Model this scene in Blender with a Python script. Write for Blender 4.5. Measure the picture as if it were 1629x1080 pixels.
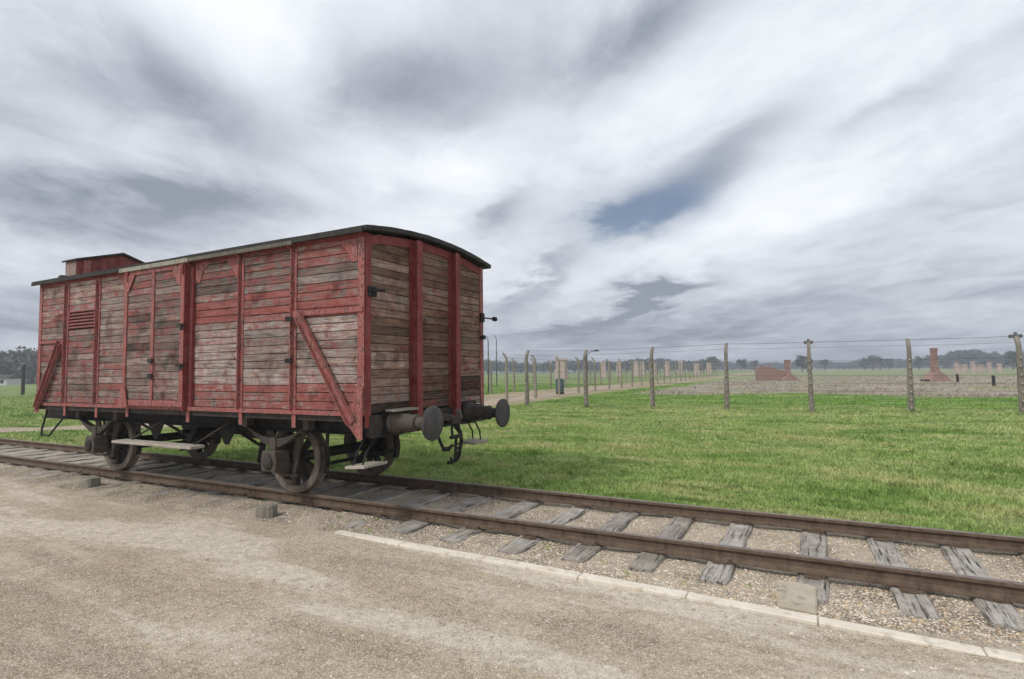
import bpy, math, random
import numpy as np
from mathutils import Vector, Matrix
random.seed(7); rng = np.random.default_rng(11)
for o in list(bpy.data.objects): bpy.data.objects.remove(o)
scn = bpy.context.scene; COL = scn.collection
R = math.radians

# ------------------------------------------------------------------ camera
PW, PH, FPX = 1629.0, 1080.0, 890.862
CAM = Vector((4.6284, -6.4173, 1.6639)); YAW, PITCH, ROLL = -0.4831, 0.0565, -0.0121
_fw = Vector((math.sin(YAW)*math.cos(PITCH), math.cos(YAW)*math.cos(PITCH), math.sin(PITCH)))
_r0 = Vector((math.cos(YAW), -math.sin(YAW), 0)); _u0 = _r0.cross(_fw)
_rt = _r0*math.cos(ROLL)+_u0*math.sin(ROLL); _up = -_r0*math.sin(ROLL)+_u0*math.cos(ROLL)
cd = bpy.data.cameras.new('camera'); cam = bpy.data.objects.new('camera', cd); COL.objects.link(cam)
cam.matrix_world = Matrix(((_rt.x,_up.x,-_fw.x,CAM.x),(_rt.y,_up.y,-_fw.y,CAM.y),(_rt.z,_up.z,-_fw.z,CAM.z),(0,0,0,1)))
cd.sensor_width = 36; cd.lens = 36*FPX/PW; cd.clip_start = .05; cd.clip_end = 8000
scn.camera = cam
def ray(u, v): return _fw+_rt*((u-PW/2)/FPX)-_up*((v-PH/2)/FPX)
def azel(u, v):
    d = ray(u, v).normalized(); return math.atan2(d.x, d.y), math.asin(d.z)
def ground_at(u, dist, z=-.15):                      # point on the ground in a pixel column, at a distance
    d = ray(u, 588); d.z = 0; d.normalize(); return Vector((CAM.x+d.x*dist, CAM.y+d.y*dist, z))

# ------------------------------------------------------------------ view / sun
scn.view_settings.view_transform = 'Standard'; scn.view_settings.look = 'None'
scn.view_settings.exposure = 0.5; scn.view_settings.gamma = 1
scn.cycles.max_bounces = 5; scn.cycles.diffuse_bounces = 2; scn.cycles.glossy_bounces = 2; scn.cycles.use_adaptive_sampling = True; scn.cycles.adaptive_threshold = .02
SUN_EL, SUN_AZ = R(48), R(205)                        # azimuth measured from +Y towards +X
sl = bpy.data.lights.new('sun', 'SUN'); sl.energy = 1.5; sl.angle = R(14); sl.color = (1, .96, .9)
so = bpy.data.objects.new('sun', sl); COL.objects.link(so)
sd = Vector((math.sin(SUN_AZ)*math.cos(SUN_EL), math.cos(SUN_AZ)*math.cos(SUN_EL), math.sin(SUN_EL)))
so.rotation_euler = (-sd).to_track_quat('-Z', 'Y').to_euler(); so.location = (0, -10, 20)

# ------------------------------------------------------------------ node helper
class NT:
    def __init__(s, tree): s.t = tree; tree.nodes.clear()
    def n(s, typ, **kw):
        nd = s.t.nodes.new(typ)
        ins = kw.pop('i', {})
        for k, v in kw.items(): setattr(nd, k, v)
        for k, v in ins.items(): s.set(nd.inputs[k], v)
        return nd
    def set(s, sock, v):
        if isinstance(v, bpy.types.NodeSocket): s.t.links.new(v, sock)
        elif isinstance(v, bpy.types.Node): s.t.links.new(v.outputs[0], sock)
        else: sock.default_value = v
    def m(s, op, a, b=None, c=None, clamp=False):
        nd = s.t.nodes.new('ShaderNodeMath'); nd.operation = op; nd.use_clamp = clamp
        for k, v in enumerate((a, b, c)):
            if v is not None: s.set(nd.inputs[k], v)
        return nd.outputs[0]
    def mix(s, f, a, b, blend='MIX'):
        nd = s.t.nodes.new('ShaderNodeMix'); nd.data_type = 'RGBA'; nd.blend_type = blend
        s.set(nd.inputs[0], f)
        for k, v in ((6, a), (7, b)):
            s.set(nd.inputs[k], (*v, 1) if isinstance(v, tuple) and len(v) == 3 else v)
        return nd.outputs[2]
    def ramp(s, f, lo, hi, a=0.0, b=1.0, smooth=True):
        nd = s.t.nodes.new('ShaderNodeMapRange'); nd.interpolation_type = 'SMOOTHSTEP' if smooth else 'LINEAR'
        s.set(nd.inputs[0], f); s.set(nd.inputs[1], lo); s.set(nd.inputs[2], hi); nd.inputs[3].default_value = a; nd.inputs[4].default_value = b
        return nd.outputs[0]
    def noise(s, vec, scale, detail=5, rough=.55, dist=0.0):
        nd = s.t.nodes.new('ShaderNodeTexNoise'); s.set(nd.inputs['Vector'], vec)
        nd.inputs['Scale'].default_value = scale; nd.inputs['Detail'].default_value = detail
        nd.inputs['Roughness'].default_value = rough; nd.inputs['Distortion'].default_value = dist
        return nd.outputs[0]
    def vmul(s, vec, f):
        nd = s.t.nodes.new('ShaderNodeVectorMath'); nd.operation = 'MULTIPLY'; s.set(nd.inputs[0], vec); s.set(nd.inputs[1], f); return nd.outputs[0]
    def vadd(s, vec, f):
        nd = s.t.nodes.new('ShaderNodeVectorMath'); nd.operation = 'ADD'; s.set(nd.inputs[0], vec); s.set(nd.inputs[1], f); return nd.outputs[0]

# ------------------------------------------------------------------ sky: Nishita blue behind a broken cloud layer
world = bpy.data.worlds.new('World'); scn.world = world; world.use_nodes = True; world.cycles.sampling_method = 'NONE'
N = NT(world.node_tree)
out = N.n('ShaderNodeOutputWorld'); bg = N.n('ShaderNodeBackground'); N.t.links.new(bg.outputs[0], out.inputs[0])
sky = N.n('ShaderNodeTexSky', sky_type='NISHITA', sun_disc=False, sun_elevation=SUN_EL, sun_rotation=SUN_AZ)
tc = N.n('ShaderNodeTexCoord'); D = tc.outputs['Generated']
sx = N.n('ShaderNodeSeparateXYZ', i={0: D}); dx, dy, dz = sx.outputs
zc = N.m('ADD', N.m('MAXIMUM', dz, 0.0), .13)
CA = R(-38)                                            # the wind direction: the streaks run along it
px_ = N.m('DIVIDE', dx, zc); py_ = N.m('DIVIDE', dy, zc)
cu = N.m('ADD', N.m('MULTIPLY', px_, math.sin(CA)), N.m('MULTIPLY', py_, math.cos(CA)))
cv = N.m('SUBTRACT', N.m('MULTIPLY', px_, math.cos(CA)), N.m('MULTIPLY', py_, math.sin(CA)))
cvec = N.n('ShaderNodeCombineXYZ', i={0: N.m('MULTIPLY', cu, .72), 1: cv, 2: 0.0}).outputs[0]
n1 = N.noise(N.vadd(cvec, (3.1, 1.7, 0)), .55, 3, .5, .5)
n2 = N.noise(N.vadd(cvec, (9.4, 5.2, 2)), 1.35, 6, .6, .35)
n3 = N.noise(N.vadd(N.n('ShaderNodeCombineXYZ', i={0: N.m('MULTIPLY', cu, .8), 1: cv, 2: 0.0}).outputs[0], (1.4, 8.2, 5)), 3.4, 6, .62, .5)
az = N.m('ARCTAN2', dx, dy); el = N.m('ARCSINE', dz)
wz = N.m('MULTIPLY', N.m('SUBTRACT', n2, .5), .17); wz2 = N.m('MULTIPLY', N.m('SUBTRACT', n3, .5), .045)
azw = N.m('ADD', az, N.m('ADD', wz, wz2)); elw = N.m('ADD', el, N.m('MULTIPLY', N.m('SUBTRACT', wz2, wz), .8))
azb = N.m('ADD', az, N.m('ADD', N.m('MULTIPLY', wz, .45), wz2)); elb = N.m('ADD', el, N.m('MULTIPLY', N.m('SUBTRACT', wz2, N.m('MULTIPLY', wz, .45)), .8))
def blob(u, v, su, sv, ang, azw=None, elw=None):
    azw, elw = azw or globals()['azw'], elw or globals()['elw']                           # soft elongated patch of the cloud layer, in sky directions
    a0, e0 = azel(u, v); ca, sa = math.cos(R(ang)), math.sin(R(ang)); ce = math.cos(e0)
    p = N.m('MULTIPLY', N.m('SUBTRACT', azw, a0), ce); q = N.m('SUBTRACT', elw, e0)
    s_ = N.m('ADD', N.m('MULTIPLY', p, ca*FPX/su), N.m('MULTIPLY', q, sa*FPX/su))
    t_ = N.m('SUBTRACT', N.m('MULTIPLY', q, ca*FPX/sv), N.m('MULTIPLY', p, sa*FPX/sv))
    r2 = N.m('ADD', N.m('MULTIPLY', s_, s_), N.m('MULTIPLY', t_, t_))
    return N.m('EXPONENT', N.m('MULTIPLY', r2, -1.0))
def total(lst):
    acc = None
    for (w, *a) in lst:
        b = N.m('MULTIPLY', blob(*a), w); acc = b if acc is None else N.m('ADD', acc, b)
    return acc
dark = total([(.75,225,75,150,62,-40),(.5,50,125,110,60,0),(.78,640,150,200,80,-2),(.65,400,215,170,60,-14),(.85,1035,65,130,42,36),
              (.8,340,325,180,38,8),(.6,90,330,200,60,-10),(.7,1150,255,120,36,32),(.55,815,355,60,24,40),(.55,1020,480,110,22,24),(.3,1450,330,260,40,14),(.35,1420,170,170,18,26),(.7,880,440,70,18,30),(.8,1060,468,60,14,18),(.5,870,520,70,14,4),(.4,660,318,50,16,0)])
light = total([(.55,380,40,130,80,-30),(.8,560,270,200,50,-4),(.7,850,235,260,80,20),(.4,1290,300,200,90,25),(.35,60,430,110,50,0),(.4,1250,130,250,90,25)])
blue = total([(1.45,955,346,112,40,10,azb,elb),(.7,1085,298,105,38,34,azb,elb),(.3,1600,425,110,22,8,azb,elb)])
shade = N.m('ADD', N.m('MULTIPLY', N.m('SUBTRACT', n1, .5), .75), N.m('MULTIPLY', N.m('SUBTRACT', n2, .5), .95))
shade = N.m('ADD', shade, N.m('MULTIPLY', N.m('SUBTRACT', n3, .5), .55))
shade = N.m('ADD', N.m('SUBTRACT', N.m('ADD', shade, N.m('MULTIPLY', dark, .66)), N.m('MULTIPLY', light, .42)), .415)
hz = N.ramp(el, 0.0, .22, 1.0, 0.0)
shade = N.m('ADD', N.m('MULTIPLY', N.m('ADD', shade, N.m('MULTIPLY', hz, .46)), .88), .07)
cr = N.n('ShaderNodeValToRGB', i={0: shade}); el_ = cr.color_ramp.elements
el_[0].position = .0; el_[0].color = (.74, .77, .81, 1); el_[1].position = 1.0; el_[1].color = (.21, .235, .28, 1)
for p, c in ((.28, (.63, .655, .70)), (.52, (.50, .525, .575)), (.76, (.35, .375, .425))):
    e = el_.new(p); e.color = (*c, 1)
skyc = N.vmul(sky.outputs[0], (.046, .050, .053))
gap = N.m('MULTIPLY', blue, N.ramp(n2, .74, .40))
gap = N.ramp(gap, .05, 1.25, 0, .86)
col = N.mix(gap, cr.outputs[0], skyc)
N.set(bg.inputs[0], col); bg.inputs[1].default_value = 1.0

# ------------------------------------------------------------------ materials
MATS = {}
def newmat(name):
    m = bpy.data.materials.new(name); m.use_nodes = True; N = NT(m.node_tree)
    o = N.n('ShaderNodeOutputMaterial'); b = N.n('ShaderNodeBsdfPrincipled'); N.t.links.new(b.outputs[0], o.inputs[0])
    b.inputs['Specular IOR Level'].default_value = .25
    MATS[name] = m; return N, b
def bump(N, b, h, dist=.01, strength=.6):
    bn = N.n('ShaderNodeBump', i={'Height': h, 'Distance': dist, 'Strength': strength}); N.t.links.new(bn.outputs[0], b.inputs['Normal'])
def wpos(N): return N.n('ShaderNodeNewGeometry').outputs['Position']
def opos(N):                                           # object space, shifted at random for each piece
    t = N.n('ShaderNodeTexCoord'); oi = N.n('ShaderNodeObjectInfo')
    k = N.n('ShaderNodeCombineXYZ', i={0: N.m('MULTIPLY', oi.outputs['Random'], 37.0), 1: N.m('MULTIPLY', oi.outputs['Random'], 91.0), 2: N.m('MULTIPLY', oi.outputs['Random'], 53.0)})
    return N.vadd(t.outputs['Object'], k.outputs[0]), oi

def mat_plank():
    N, b = newmat('plank'); P, oi = opos(N)
    c = N.n('ShaderNodeSeparateColor', i={0: oi.outputs['Color']}); paint, tone, brown = c.outputs
    grain = N.noise(N.vmul(P, (2.5, 40, 75)), 1.0, 6, .7)
    fine = N.noise(N.vmul(P, (9, 160, 260)), 1.0, 3, .6)
    blot = N.noise(N.vmul(P, (2.8, 6, 11)), 1.0, 6, .7)
    strk = N.noise(N.vmul(P, (3.4, 10, 34)), 1.0, 6, .75)
    wood = N.mix(brown, N.mix(N.ramp(blot, .3, .7), (.41,.345,.295), (.33,.305,.29)), N.mix(N.ramp(blot, .3, .7), (.27,.165,.105), (.13,.085,.06)))
    wood = N.mix(N.ramp(strk, .50, .64, 0, .85), wood, N.vmul(wood, (1.55,1.55,1.55)))
    wood = N.mix(N.ramp(strk, .48, .36, 0, .85), wood, N.vmul(wood, (.42,.38,.37)))
    wood = N.mix(N.ramp(grain, .48, .64, 0, .85), wood, N.vmul(wood, (.36,.32,.31)))
    wood = N.mix(N.ramp(fine, .6, .7, 0, .6), wood, N.vmul(wood, (.3,.27,.25)))
    tn = N.m('ADD', N.m('MULTIPLY', tone, 1.32), .10)
    wood = N.vmul(wood, N.n('ShaderNodeCombineXYZ', i={0: tn, 1: tn, 2: tn}).outputs[0])
    WP = wpos(N); wn = N.noise(WP, 2.3, 6, .68); wn2 = N.noise(N.vadd(WP, (7, 3, 1)), 5.5, 6, .72)
    wood = N.mix(N.ramp(wn2, .42, .62, 0, .55), wood, N.vmul(N.mix(brown, (.33,.155,.135), (.19,.10,.075)), N.n('ShaderNodeCombineXYZ', i={0: tn, 1: tn, 2: tn}).outputs[0]))
    red = N.mix(N.ramp(blot, .35, .65), (.25,.060,.052), (.32,.12,.105))
    red = N.mix(N.ramp(strk, .52, .68, 0, .6), red, (.40,.22,.195))
    red = N.mix(N.ramp(strk, .46, .34, 0, .7), red, (.09,.032,.03))
    red = N.mix(N.m('MULTIPLY', brown, .9), red, (.20,.06,.05))
    red = N.mix(N.ramp(fine, .5, .75, 0, .6), red, (.13,.05,.042))
    big = N.noise(N.vmul(P, (4.2, 9, 20)), 1.0, 8, .78)
    mk = N.m('ADD', N.m('ADD', N.m('MULTIPLY', big, .85), N.m('MULTIPLY', strk, .30)), N.m('MULTIPLY', fine, .12))
    mk = N.m('ADD', mk, N.m('MULTIPLY', N.m('SUBTRACT', wn2, .5), .45)); mk = N.m('SUBTRACT', mk, N.m('SUBTRACT', .90, N.m('MULTIPLY', paint, .52)))
    mask = N.ramp(mk, -.06, .07)
    col = N.mix(mask, wood, red)
    col = N.mix(N.ramp(wn, .50, .66, 0, .75), col, N.vmul(col, (.34,.30,.30)))
    col = N.mix(N.ramp(wn2, .56, .64, 0, .5), col, N.vmul(col, (.5,.46,.45)))
    N.set(b.inputs['Base Color'], col); b.inputs['Roughness'].default_value = .82
    bump(N, b, N.m('ADD', N.m('ADD', grain, N.m('MULTIPLY', fine, .5)), N.m('MULTIPLY', mask, .25)), .006, .7)
mat_plank()
def mat_redmetal(name, a, bcol, rust, amt):
    N, b = newmat(name); P = wpos(N)
    n = N.noise(P, 7.0, 7, .7); f = N.noise(N.vmul(P, (60, 60, 22)), 1.0, 5, .7); st = N.noise(N.vmul(P, (18, 18, 1.6)), 1.0, 4, .6)
    c = N.mix(N.ramp(n, .35, .65), a, bcol)
    c = N.mix(N.ramp(st, .48, .66, 0, .55), c, N.vmul(c, (.5,.42,.42)))
    m = N.ramp(N.m('ADD', N.m('MULTIPLY', f, .6), N.m('MULTIPLY', n, .4)), .60-amt, .66-amt)
    c = N.mix(m, c, rust)
    N.set(b.inputs['Base Color'], c); b.inputs['Roughness'].default_value = .7
    bump(N, b, N.m('ADD', f, m), .003, .5)
mat_redmetal('red_paint', (.30,.085,.075), (.41,.185,.168), (.12,.06,.05), .10)
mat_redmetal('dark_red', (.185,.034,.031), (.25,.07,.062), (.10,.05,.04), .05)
mat_redmetal('dusty_red', (.13,.075,.065), (.10,.062,.054), (.06,.04,.034), .05)
mat_redmetal('grimy_steel', (.03,.027,.024), (.06,.05,.043), (.09,.065,.05), .0)
mat_redmetal('black_steel', (.013,.012,.012), (.026,.023,.021), (.04,.03,.025), -.02)
mat_redmetal('dusty_steel', (.105,.088,.074), (.075,.062,.053), (.15,.118,.095), .0)
mat_redmetal('wheel_steel', (.13,.108,.09), (.20,.17,.14), (.09,.06,.045), .02)
mat_redmetal('buffer_steel', (.055,.053,.053), (.085,.08,.078), (.11,.075,.06), .0)
mat_redmetal('roof_felt', (.026,.027,.024), (.045,.044,.036), (.018,.018,.017), .02)
mat_redmetal('track_strip', (.34,.31,.25), (.26,.27,.22), (.17,.12,.09), .02)
mat_redmetal('plank_pale', (.33,.27,.24), (.27,.19,.17), (.15,.09,.08), .04)
mat_redmetal('track_dull', (.15,.135,.11), (.11,.105,.085), (.12,.075,.06), .05)
mat_redmetal('rail_rust', (.10,.068,.046), (.15,.108,.076), (.065,.045,.033), .02)
mat_redmetal('rail_head', (.23,.20,.18), (.17,.145,.13), (.11,.078,.062), .02)
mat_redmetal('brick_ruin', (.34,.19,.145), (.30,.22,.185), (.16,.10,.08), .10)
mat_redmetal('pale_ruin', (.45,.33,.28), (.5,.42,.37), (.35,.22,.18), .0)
mat_redmetal('wire', (.10,.09,.09), (.14,.12,.11), (.12,.08,.06), .0)
mat_redmetal('bin_teal', (.05,.10,.11), (.07,.12,.125), (.04,.05,.05), .0)
mat_redmetal('lamp_steel', (.12,.125,.13), (.16,.16,.165), (.10,.085,.075), .0)

def mat_weathered(name, c1, c2, dark, sc):
    N, b = newmat(name); P, oi = opos(N)
    grain = N.noise(N.vmul(P, (2.0, 34, 34)), sc, 7, .72); blot = N.noise(P, 5.0, 6, .65)
    c = N.mix(N.ramp(blot, .32, .68), c1, c2)
    c = N.mix(N.m('MULTIPLY', oi.outputs['Random'], .55), c, N.vmul(c, (.55,.5,.47)))
    c = N.mix(N.ramp(grain, .5, .64), c, dark)
    N.set(b.inputs['Base Color'], c); b.inputs['Roughness'].default_value = .88
    bump(N, b, N.m('SUBTRACT', 1.0, grain), .014, .9)
mat_weathered('sleeper_wood', (.47,.44,.395), (.29,.26,.225), (.05,.04,.034), 1.0)
mat_weathered('step_wood', (.46,.415,.35), (.37,.34,.29), (.22,.19,.15), 1.0)

def mat_concrete(name, a, bb, st):
    N, b = newmat(name); P = wpos(N)
    n = N.noise(P, 3.0, 7, .7); f = N.noise(P, 45.0, 4, .6); s = N.noise(N.vmul(P, (9, 9, 1.2)), 1.0, 5, .6)
    c = N.mix(N.ramp(n, .35, .65), a, bb); c = N.mix(N.ramp(s, .52, .68, 0, .7), c, st); c = N.mix(N.ramp(f, .58, .7, 0, .4), c, N.vmul(c, (.55,.53,.5)))
    N.set(b.inputs['Base Color'], c); b.inputs['Roughness'].default_value = .9; bump(N, b, N.m('ADD', f, n), .006, .6)
mat_concrete('post_concrete', (.27,.24,.195), (.20,.175,.145), (.10,.08,.065))
mat_concrete('post_concrete_pale', (.29,.265,.20), (.23,.205,.16), (.14,.12,.09))
mat_concrete('kerb_concrete', (.70,.64,.54), (.61,.55,.45), (.43,.37,.29))
mat_concrete('block_stone', (.27,.245,.20), (.19,.175,.145), (.12,.11,.09))
mat_concrete('slab_stone', (.46,.40,.31), (.36,.315,.24), (.24,.205,.15))
mat_concrete('white_render', (.62,.6,.57), (.55,.53,.5), (.4,.37,.34))
N, b = newmat('porcelain'); b.inputs['Base Color'].default_value = (.36,.34,.31,1); b.inputs['Roughness'].default_value = .35

def mat_gravel():                                      # the trodden path of sand and fine grit
    N, b = newmat('gravel_path'); P = wpos(N)
    rot = N.n('ShaderNodeMapping', i={'Vector': P}); rot.inputs['Rotation'].default_value = (0, 0, R(-42)); rot.inputs['Scale'].default_value = (.30, 1.5, 1)
    big = N.noise(P, .55, 6, .6, .8); trk = N.noise(rot.outputs[0], 1.0, 6, .62, .4); mid = N.noise(P, 6.0, 6, .7); fine = N.noise(P, 70.0, 4, .75); fin2 = N.noise(P, 190.0, 3, .75)
    vo = N.n('ShaderNodeTexVoronoi', i={'Vector': P, 'Scale': 130.0}); 
    c = N.mix(N.ramp(big, .36, .64), (.44,.345,.235), (.58,.485,.365))
    c = N.mix(N.ramp(trk, .50, .60, 0, .9), c, (.72,.64,.53))
    c = N.mix(N.ramp(trk, .48, .36, 0, .8), c, (.33,.26,.185))
    c = N.mix(N.ramp(mid, .52, .68, 0, .6), c, (.32,.25,.175))
    c = N.mix(N.ramp(fine, .52, .66, 0, .75), c, (.24,.185,.13))
    c = N.mix(N.ramp(fine, .46, .34, 0, .75), c, (.78,.70,.58))
    c = N.mix(N.ramp(fin2, .57, .68, 0, .6), c, (.20,.155,.11))
    m2 = N.noise(P, 15.0, 5, .75); c = N.mix(N.ramp(m2, .52, .64, 0, .6), c, N.vmul(c, (.58,.55,.52))); c = N.mix(N.ramp(m2, .48, .36, 0, .6), c, N.vmul(c, (1.4,1.4,1.4)))
    vc = N.n('ShaderNodeSeparateColor', i={0: vo.outputs['Color']}).outputs[0]
    c = N.mix(N.ramp(vc, .80, .86, 0, .7), c, (.82,.75,.64))
    c = N.vmul(c, (1.05,1.05,1.04)); N.set(b.inputs['Base Color'], c); b.inputs['Roughness'].default_value = .95
    bump(N, b, N.m('ADD', N.m('ADD', N.m('MULTIPLY', mid, 1.2), fine), N.m('MULTIPLY', fin2, .5)), .022, .9)
mat_gravel()
mat_concrete('sand', (.40,.325,.245), (.31,.25,.185), (.22,.19,.11))
def mat_ballast():
    N, b = newmat('ballast_bed'); P = wpos(N)
    v = N.n('ShaderNodeTexVoronoi', i={'Vector': P, 'Scale': 55.0}); big = N.noise(P, 1.4, 5, .6); fine = N.noise(P, 60.0, 4, .7)
    sc_ = N.n('ShaderNodeSeparateColor', i={0: v.outputs['Color']}).outputs
    c = N.mix(sc_[0], (.44,.365,.275), (.74,.65,.52)); c = N.mix(N.ramp(sc_[1], .78, .92, 0, .5), c, (.48,.34,.19))
    c = N.mix(N.ramp(v.outputs['Distance'], .30, .62, 0, .85), c, (.16,.125,.09))
    c = N.mix(N.ramp(big, .40, .60, 0, .8), c, N.mix(N.ramp(fine, .4, .6), (.46,.385,.29), (.68,.59,.47)))
    N.set(b.inputs['Base Color'], c); b.inputs['Roughness'].default_value = .95
    bump(N, b, N.m('ADD', N.m('SUBTRACT', 1.0, v.outputs['Distance']), N.m('MULTIPLY', fine, .6)), .03, .9)
mat_ballast()
def mat_pebble(name, a, bb, cc):
    N, b = newmat(name); P = wpos(N)
    wn = N.n('ShaderNodeTexVoronoi', i={'Vector': P, 'Scale': 30.0}); s = N.n('ShaderNodeSeparateColor', i={0: wn.outputs['Color']}).outputs
    c = N.mix(s[0], a, bb); c = N.mix(N.ramp(s[1], .7, .85), c, cc)
    N.set(b.inputs['Base Color'], c); b.inputs['Roughness'].default_value = .9
mat_pebble('pebble', (.42,.345,.26), (.78,.69,.57), (.58,.42,.25))
mat_pebble('grit', (.27,.215,.15), (.72,.64,.54), (.48,.37,.25))
def mat_turf():                                        # the soil and thatch under the grass; farther off, rank dead growth
    N, b = newmat('turf'); P = wpos(N)
    s = N.n('ShaderNodeSeparateXYZ', i={0: P}).outputs
    big = N.noise(P, .13, 5, .6, .6); mid = N.noise(N.vmul(P, (.5, 1.3, 1)), .9, 6, .65); fine = N.noise(P, 22.0, 5, .75)
    grn = N.mix(N.ramp(mid, .35, .65), (.13,.20,.045), (.22,.265,.085))
    grn = N.mix(N.ramp(mid, .56, .7, 0, .65), grn, (.22,.185,.09))
    grn = N.mix(N.ramp(fine, .5, .68, 0, .6), grn, (.06,.075,.025))
    dead = N.mix(N.ramp(mid, .35, .65), (.36,.315,.25), (.27,.225,.185)); dead = N.mix(N.ramp(big, .52, .66, 0, .6), dead, (.24,.29,.11))
    dist = N.m('ADD', s[1], N.m('MULTIPLY', N.m('SUBTRACT', big, .5), 9.0))
    f = N.m('MULTIPLY', N.ramp(dist, 34.0, 37.0), N.ramp(s[0], -9.0, -5.0))
    f = N.m('MULTIPLY', f, N.m('SUBTRACT', 1.0, N.m('MULTIPLY', N.ramp(dist, 95.0, 120.0), .6)))
    f = N.m('MULTIPLY', f, N.ramp(N.noise(N.vmul(P, (.05, .22, 1)), 1.0, 5, .65), .66, .50))
    c = N.mix(f, grn, dead)
    sand = N.m('MULTIPLY', N.ramp(N.m('ABSOLUTE', N.m('ADD', N.m('ADD', s[0], 13.5), N.m('MULTIPLY', N.m('SUBTRACT', mid, .5), 3.0))), 4.6, 3.2), N.ramp(s[1], 17.0, 20.0))
    c = N.mix(N.m('MULTIPLY', sand, .8), c, N.mix(N.ramp(mid, .4, .6), (.40,.31,.22), (.29,.22,.15)))
    N.set(b.inputs['Base Color'], c); b.inputs['Roughness'].default_value = .95; bump(N, b, N.m('ADD', fine, mid), .05, .8)
mat_turf()
def mat_grass():
    N, b = newmat('grass_blade'); P = wpos(N)
    mid = N.noise(N.vmul(P, (.5, 1.3, 1)), .9, 6, .65); fine = N.noise(P, 30.0, 3, .7); patch = N.noise(P, .35, 4, .6)
    c = N.mix(N.ramp(fine, .35, .65), (.24,.36,.08), (.42,.52,.19))
    c = N.mix(N.ramp(mid, .5, .66, 0, .85), c, (.58,.54,.28))
    c = N.mix(N.ramp(mid, .46, .34, 0, .8), c, (.14,.27,.045))
    c = N.mix(N.ramp(N.m('ADD', N.n('ShaderNodeSeparateXYZ', i={0: P}).outputs[1], N.m('MULTIPLY', N.m('SUBTRACT', patch, .5), 8.0)), 20.0, 25.0, 0, .75), c, (.14,.33,.04))
    c = N.mix(N.ramp(patch, .5, .62, 0, .45), c, (.52,.54,.23))
    cl = N.noise(N.vmul(P, (1.0, 1.6, 1)), 4.5, 4, .7); c = N.mix(N.ramp(cl, .50, .36, 0, .85), c, N.vmul(c, (.30,.36,.25))); c = N.mix(N.ramp(cl, .52, .66, 0, .5), c, N.vmul(c, (1.35,1.3,1.5)))
    st = N.noise(N.vmul(P, (.16, 1.0, 1)), 1.25, 6, .7, .5); c = N.mix(N.ramp(st, .53, .64, 0, .75), c, (.50,.47,.21)); c = N.mix(N.ramp(st, .47, .37, 0, .8), c, N.vmul(c, (.42,.56,.36)))
    N.set(b.inputs['Base Color'], c); b.inputs['Roughness'].default_value = .7
    b.inputs['Specular IOR Level'].default_value = .15
mat_grass()
def mat_leaf(name, a, bb):
    N, b = newmat(name); P = wpos(N); n = N.noise(P, .35, 4, .6); f = N.noise(P, 2.5, 3, .6)
    c = N.mix(N.ramp(n, .35, .65), a, bb); c = N.mix(N.ramp(f, .5, .7, 0, .5), c, N.vmul(c, (.55,.55,.5)))
    N.set(b.inputs['Base Color'], c); b.inputs['Roughness'].default_value = .8
mat_leaf('leaf_forest', (.10,.115,.075), (.14,.135,.095)); mat_leaf('leaf_far', (.05,.075,.06), (.075,.095,.07)); mat_leaf('leaf_dead', (.42,.36,.28), (.30,.255,.21))
N, b = newmat('bark'); b.inputs['Base Color'].default_value = (.09,.075,.06,1); b.inputs['Roughness'].default_value = .9

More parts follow.
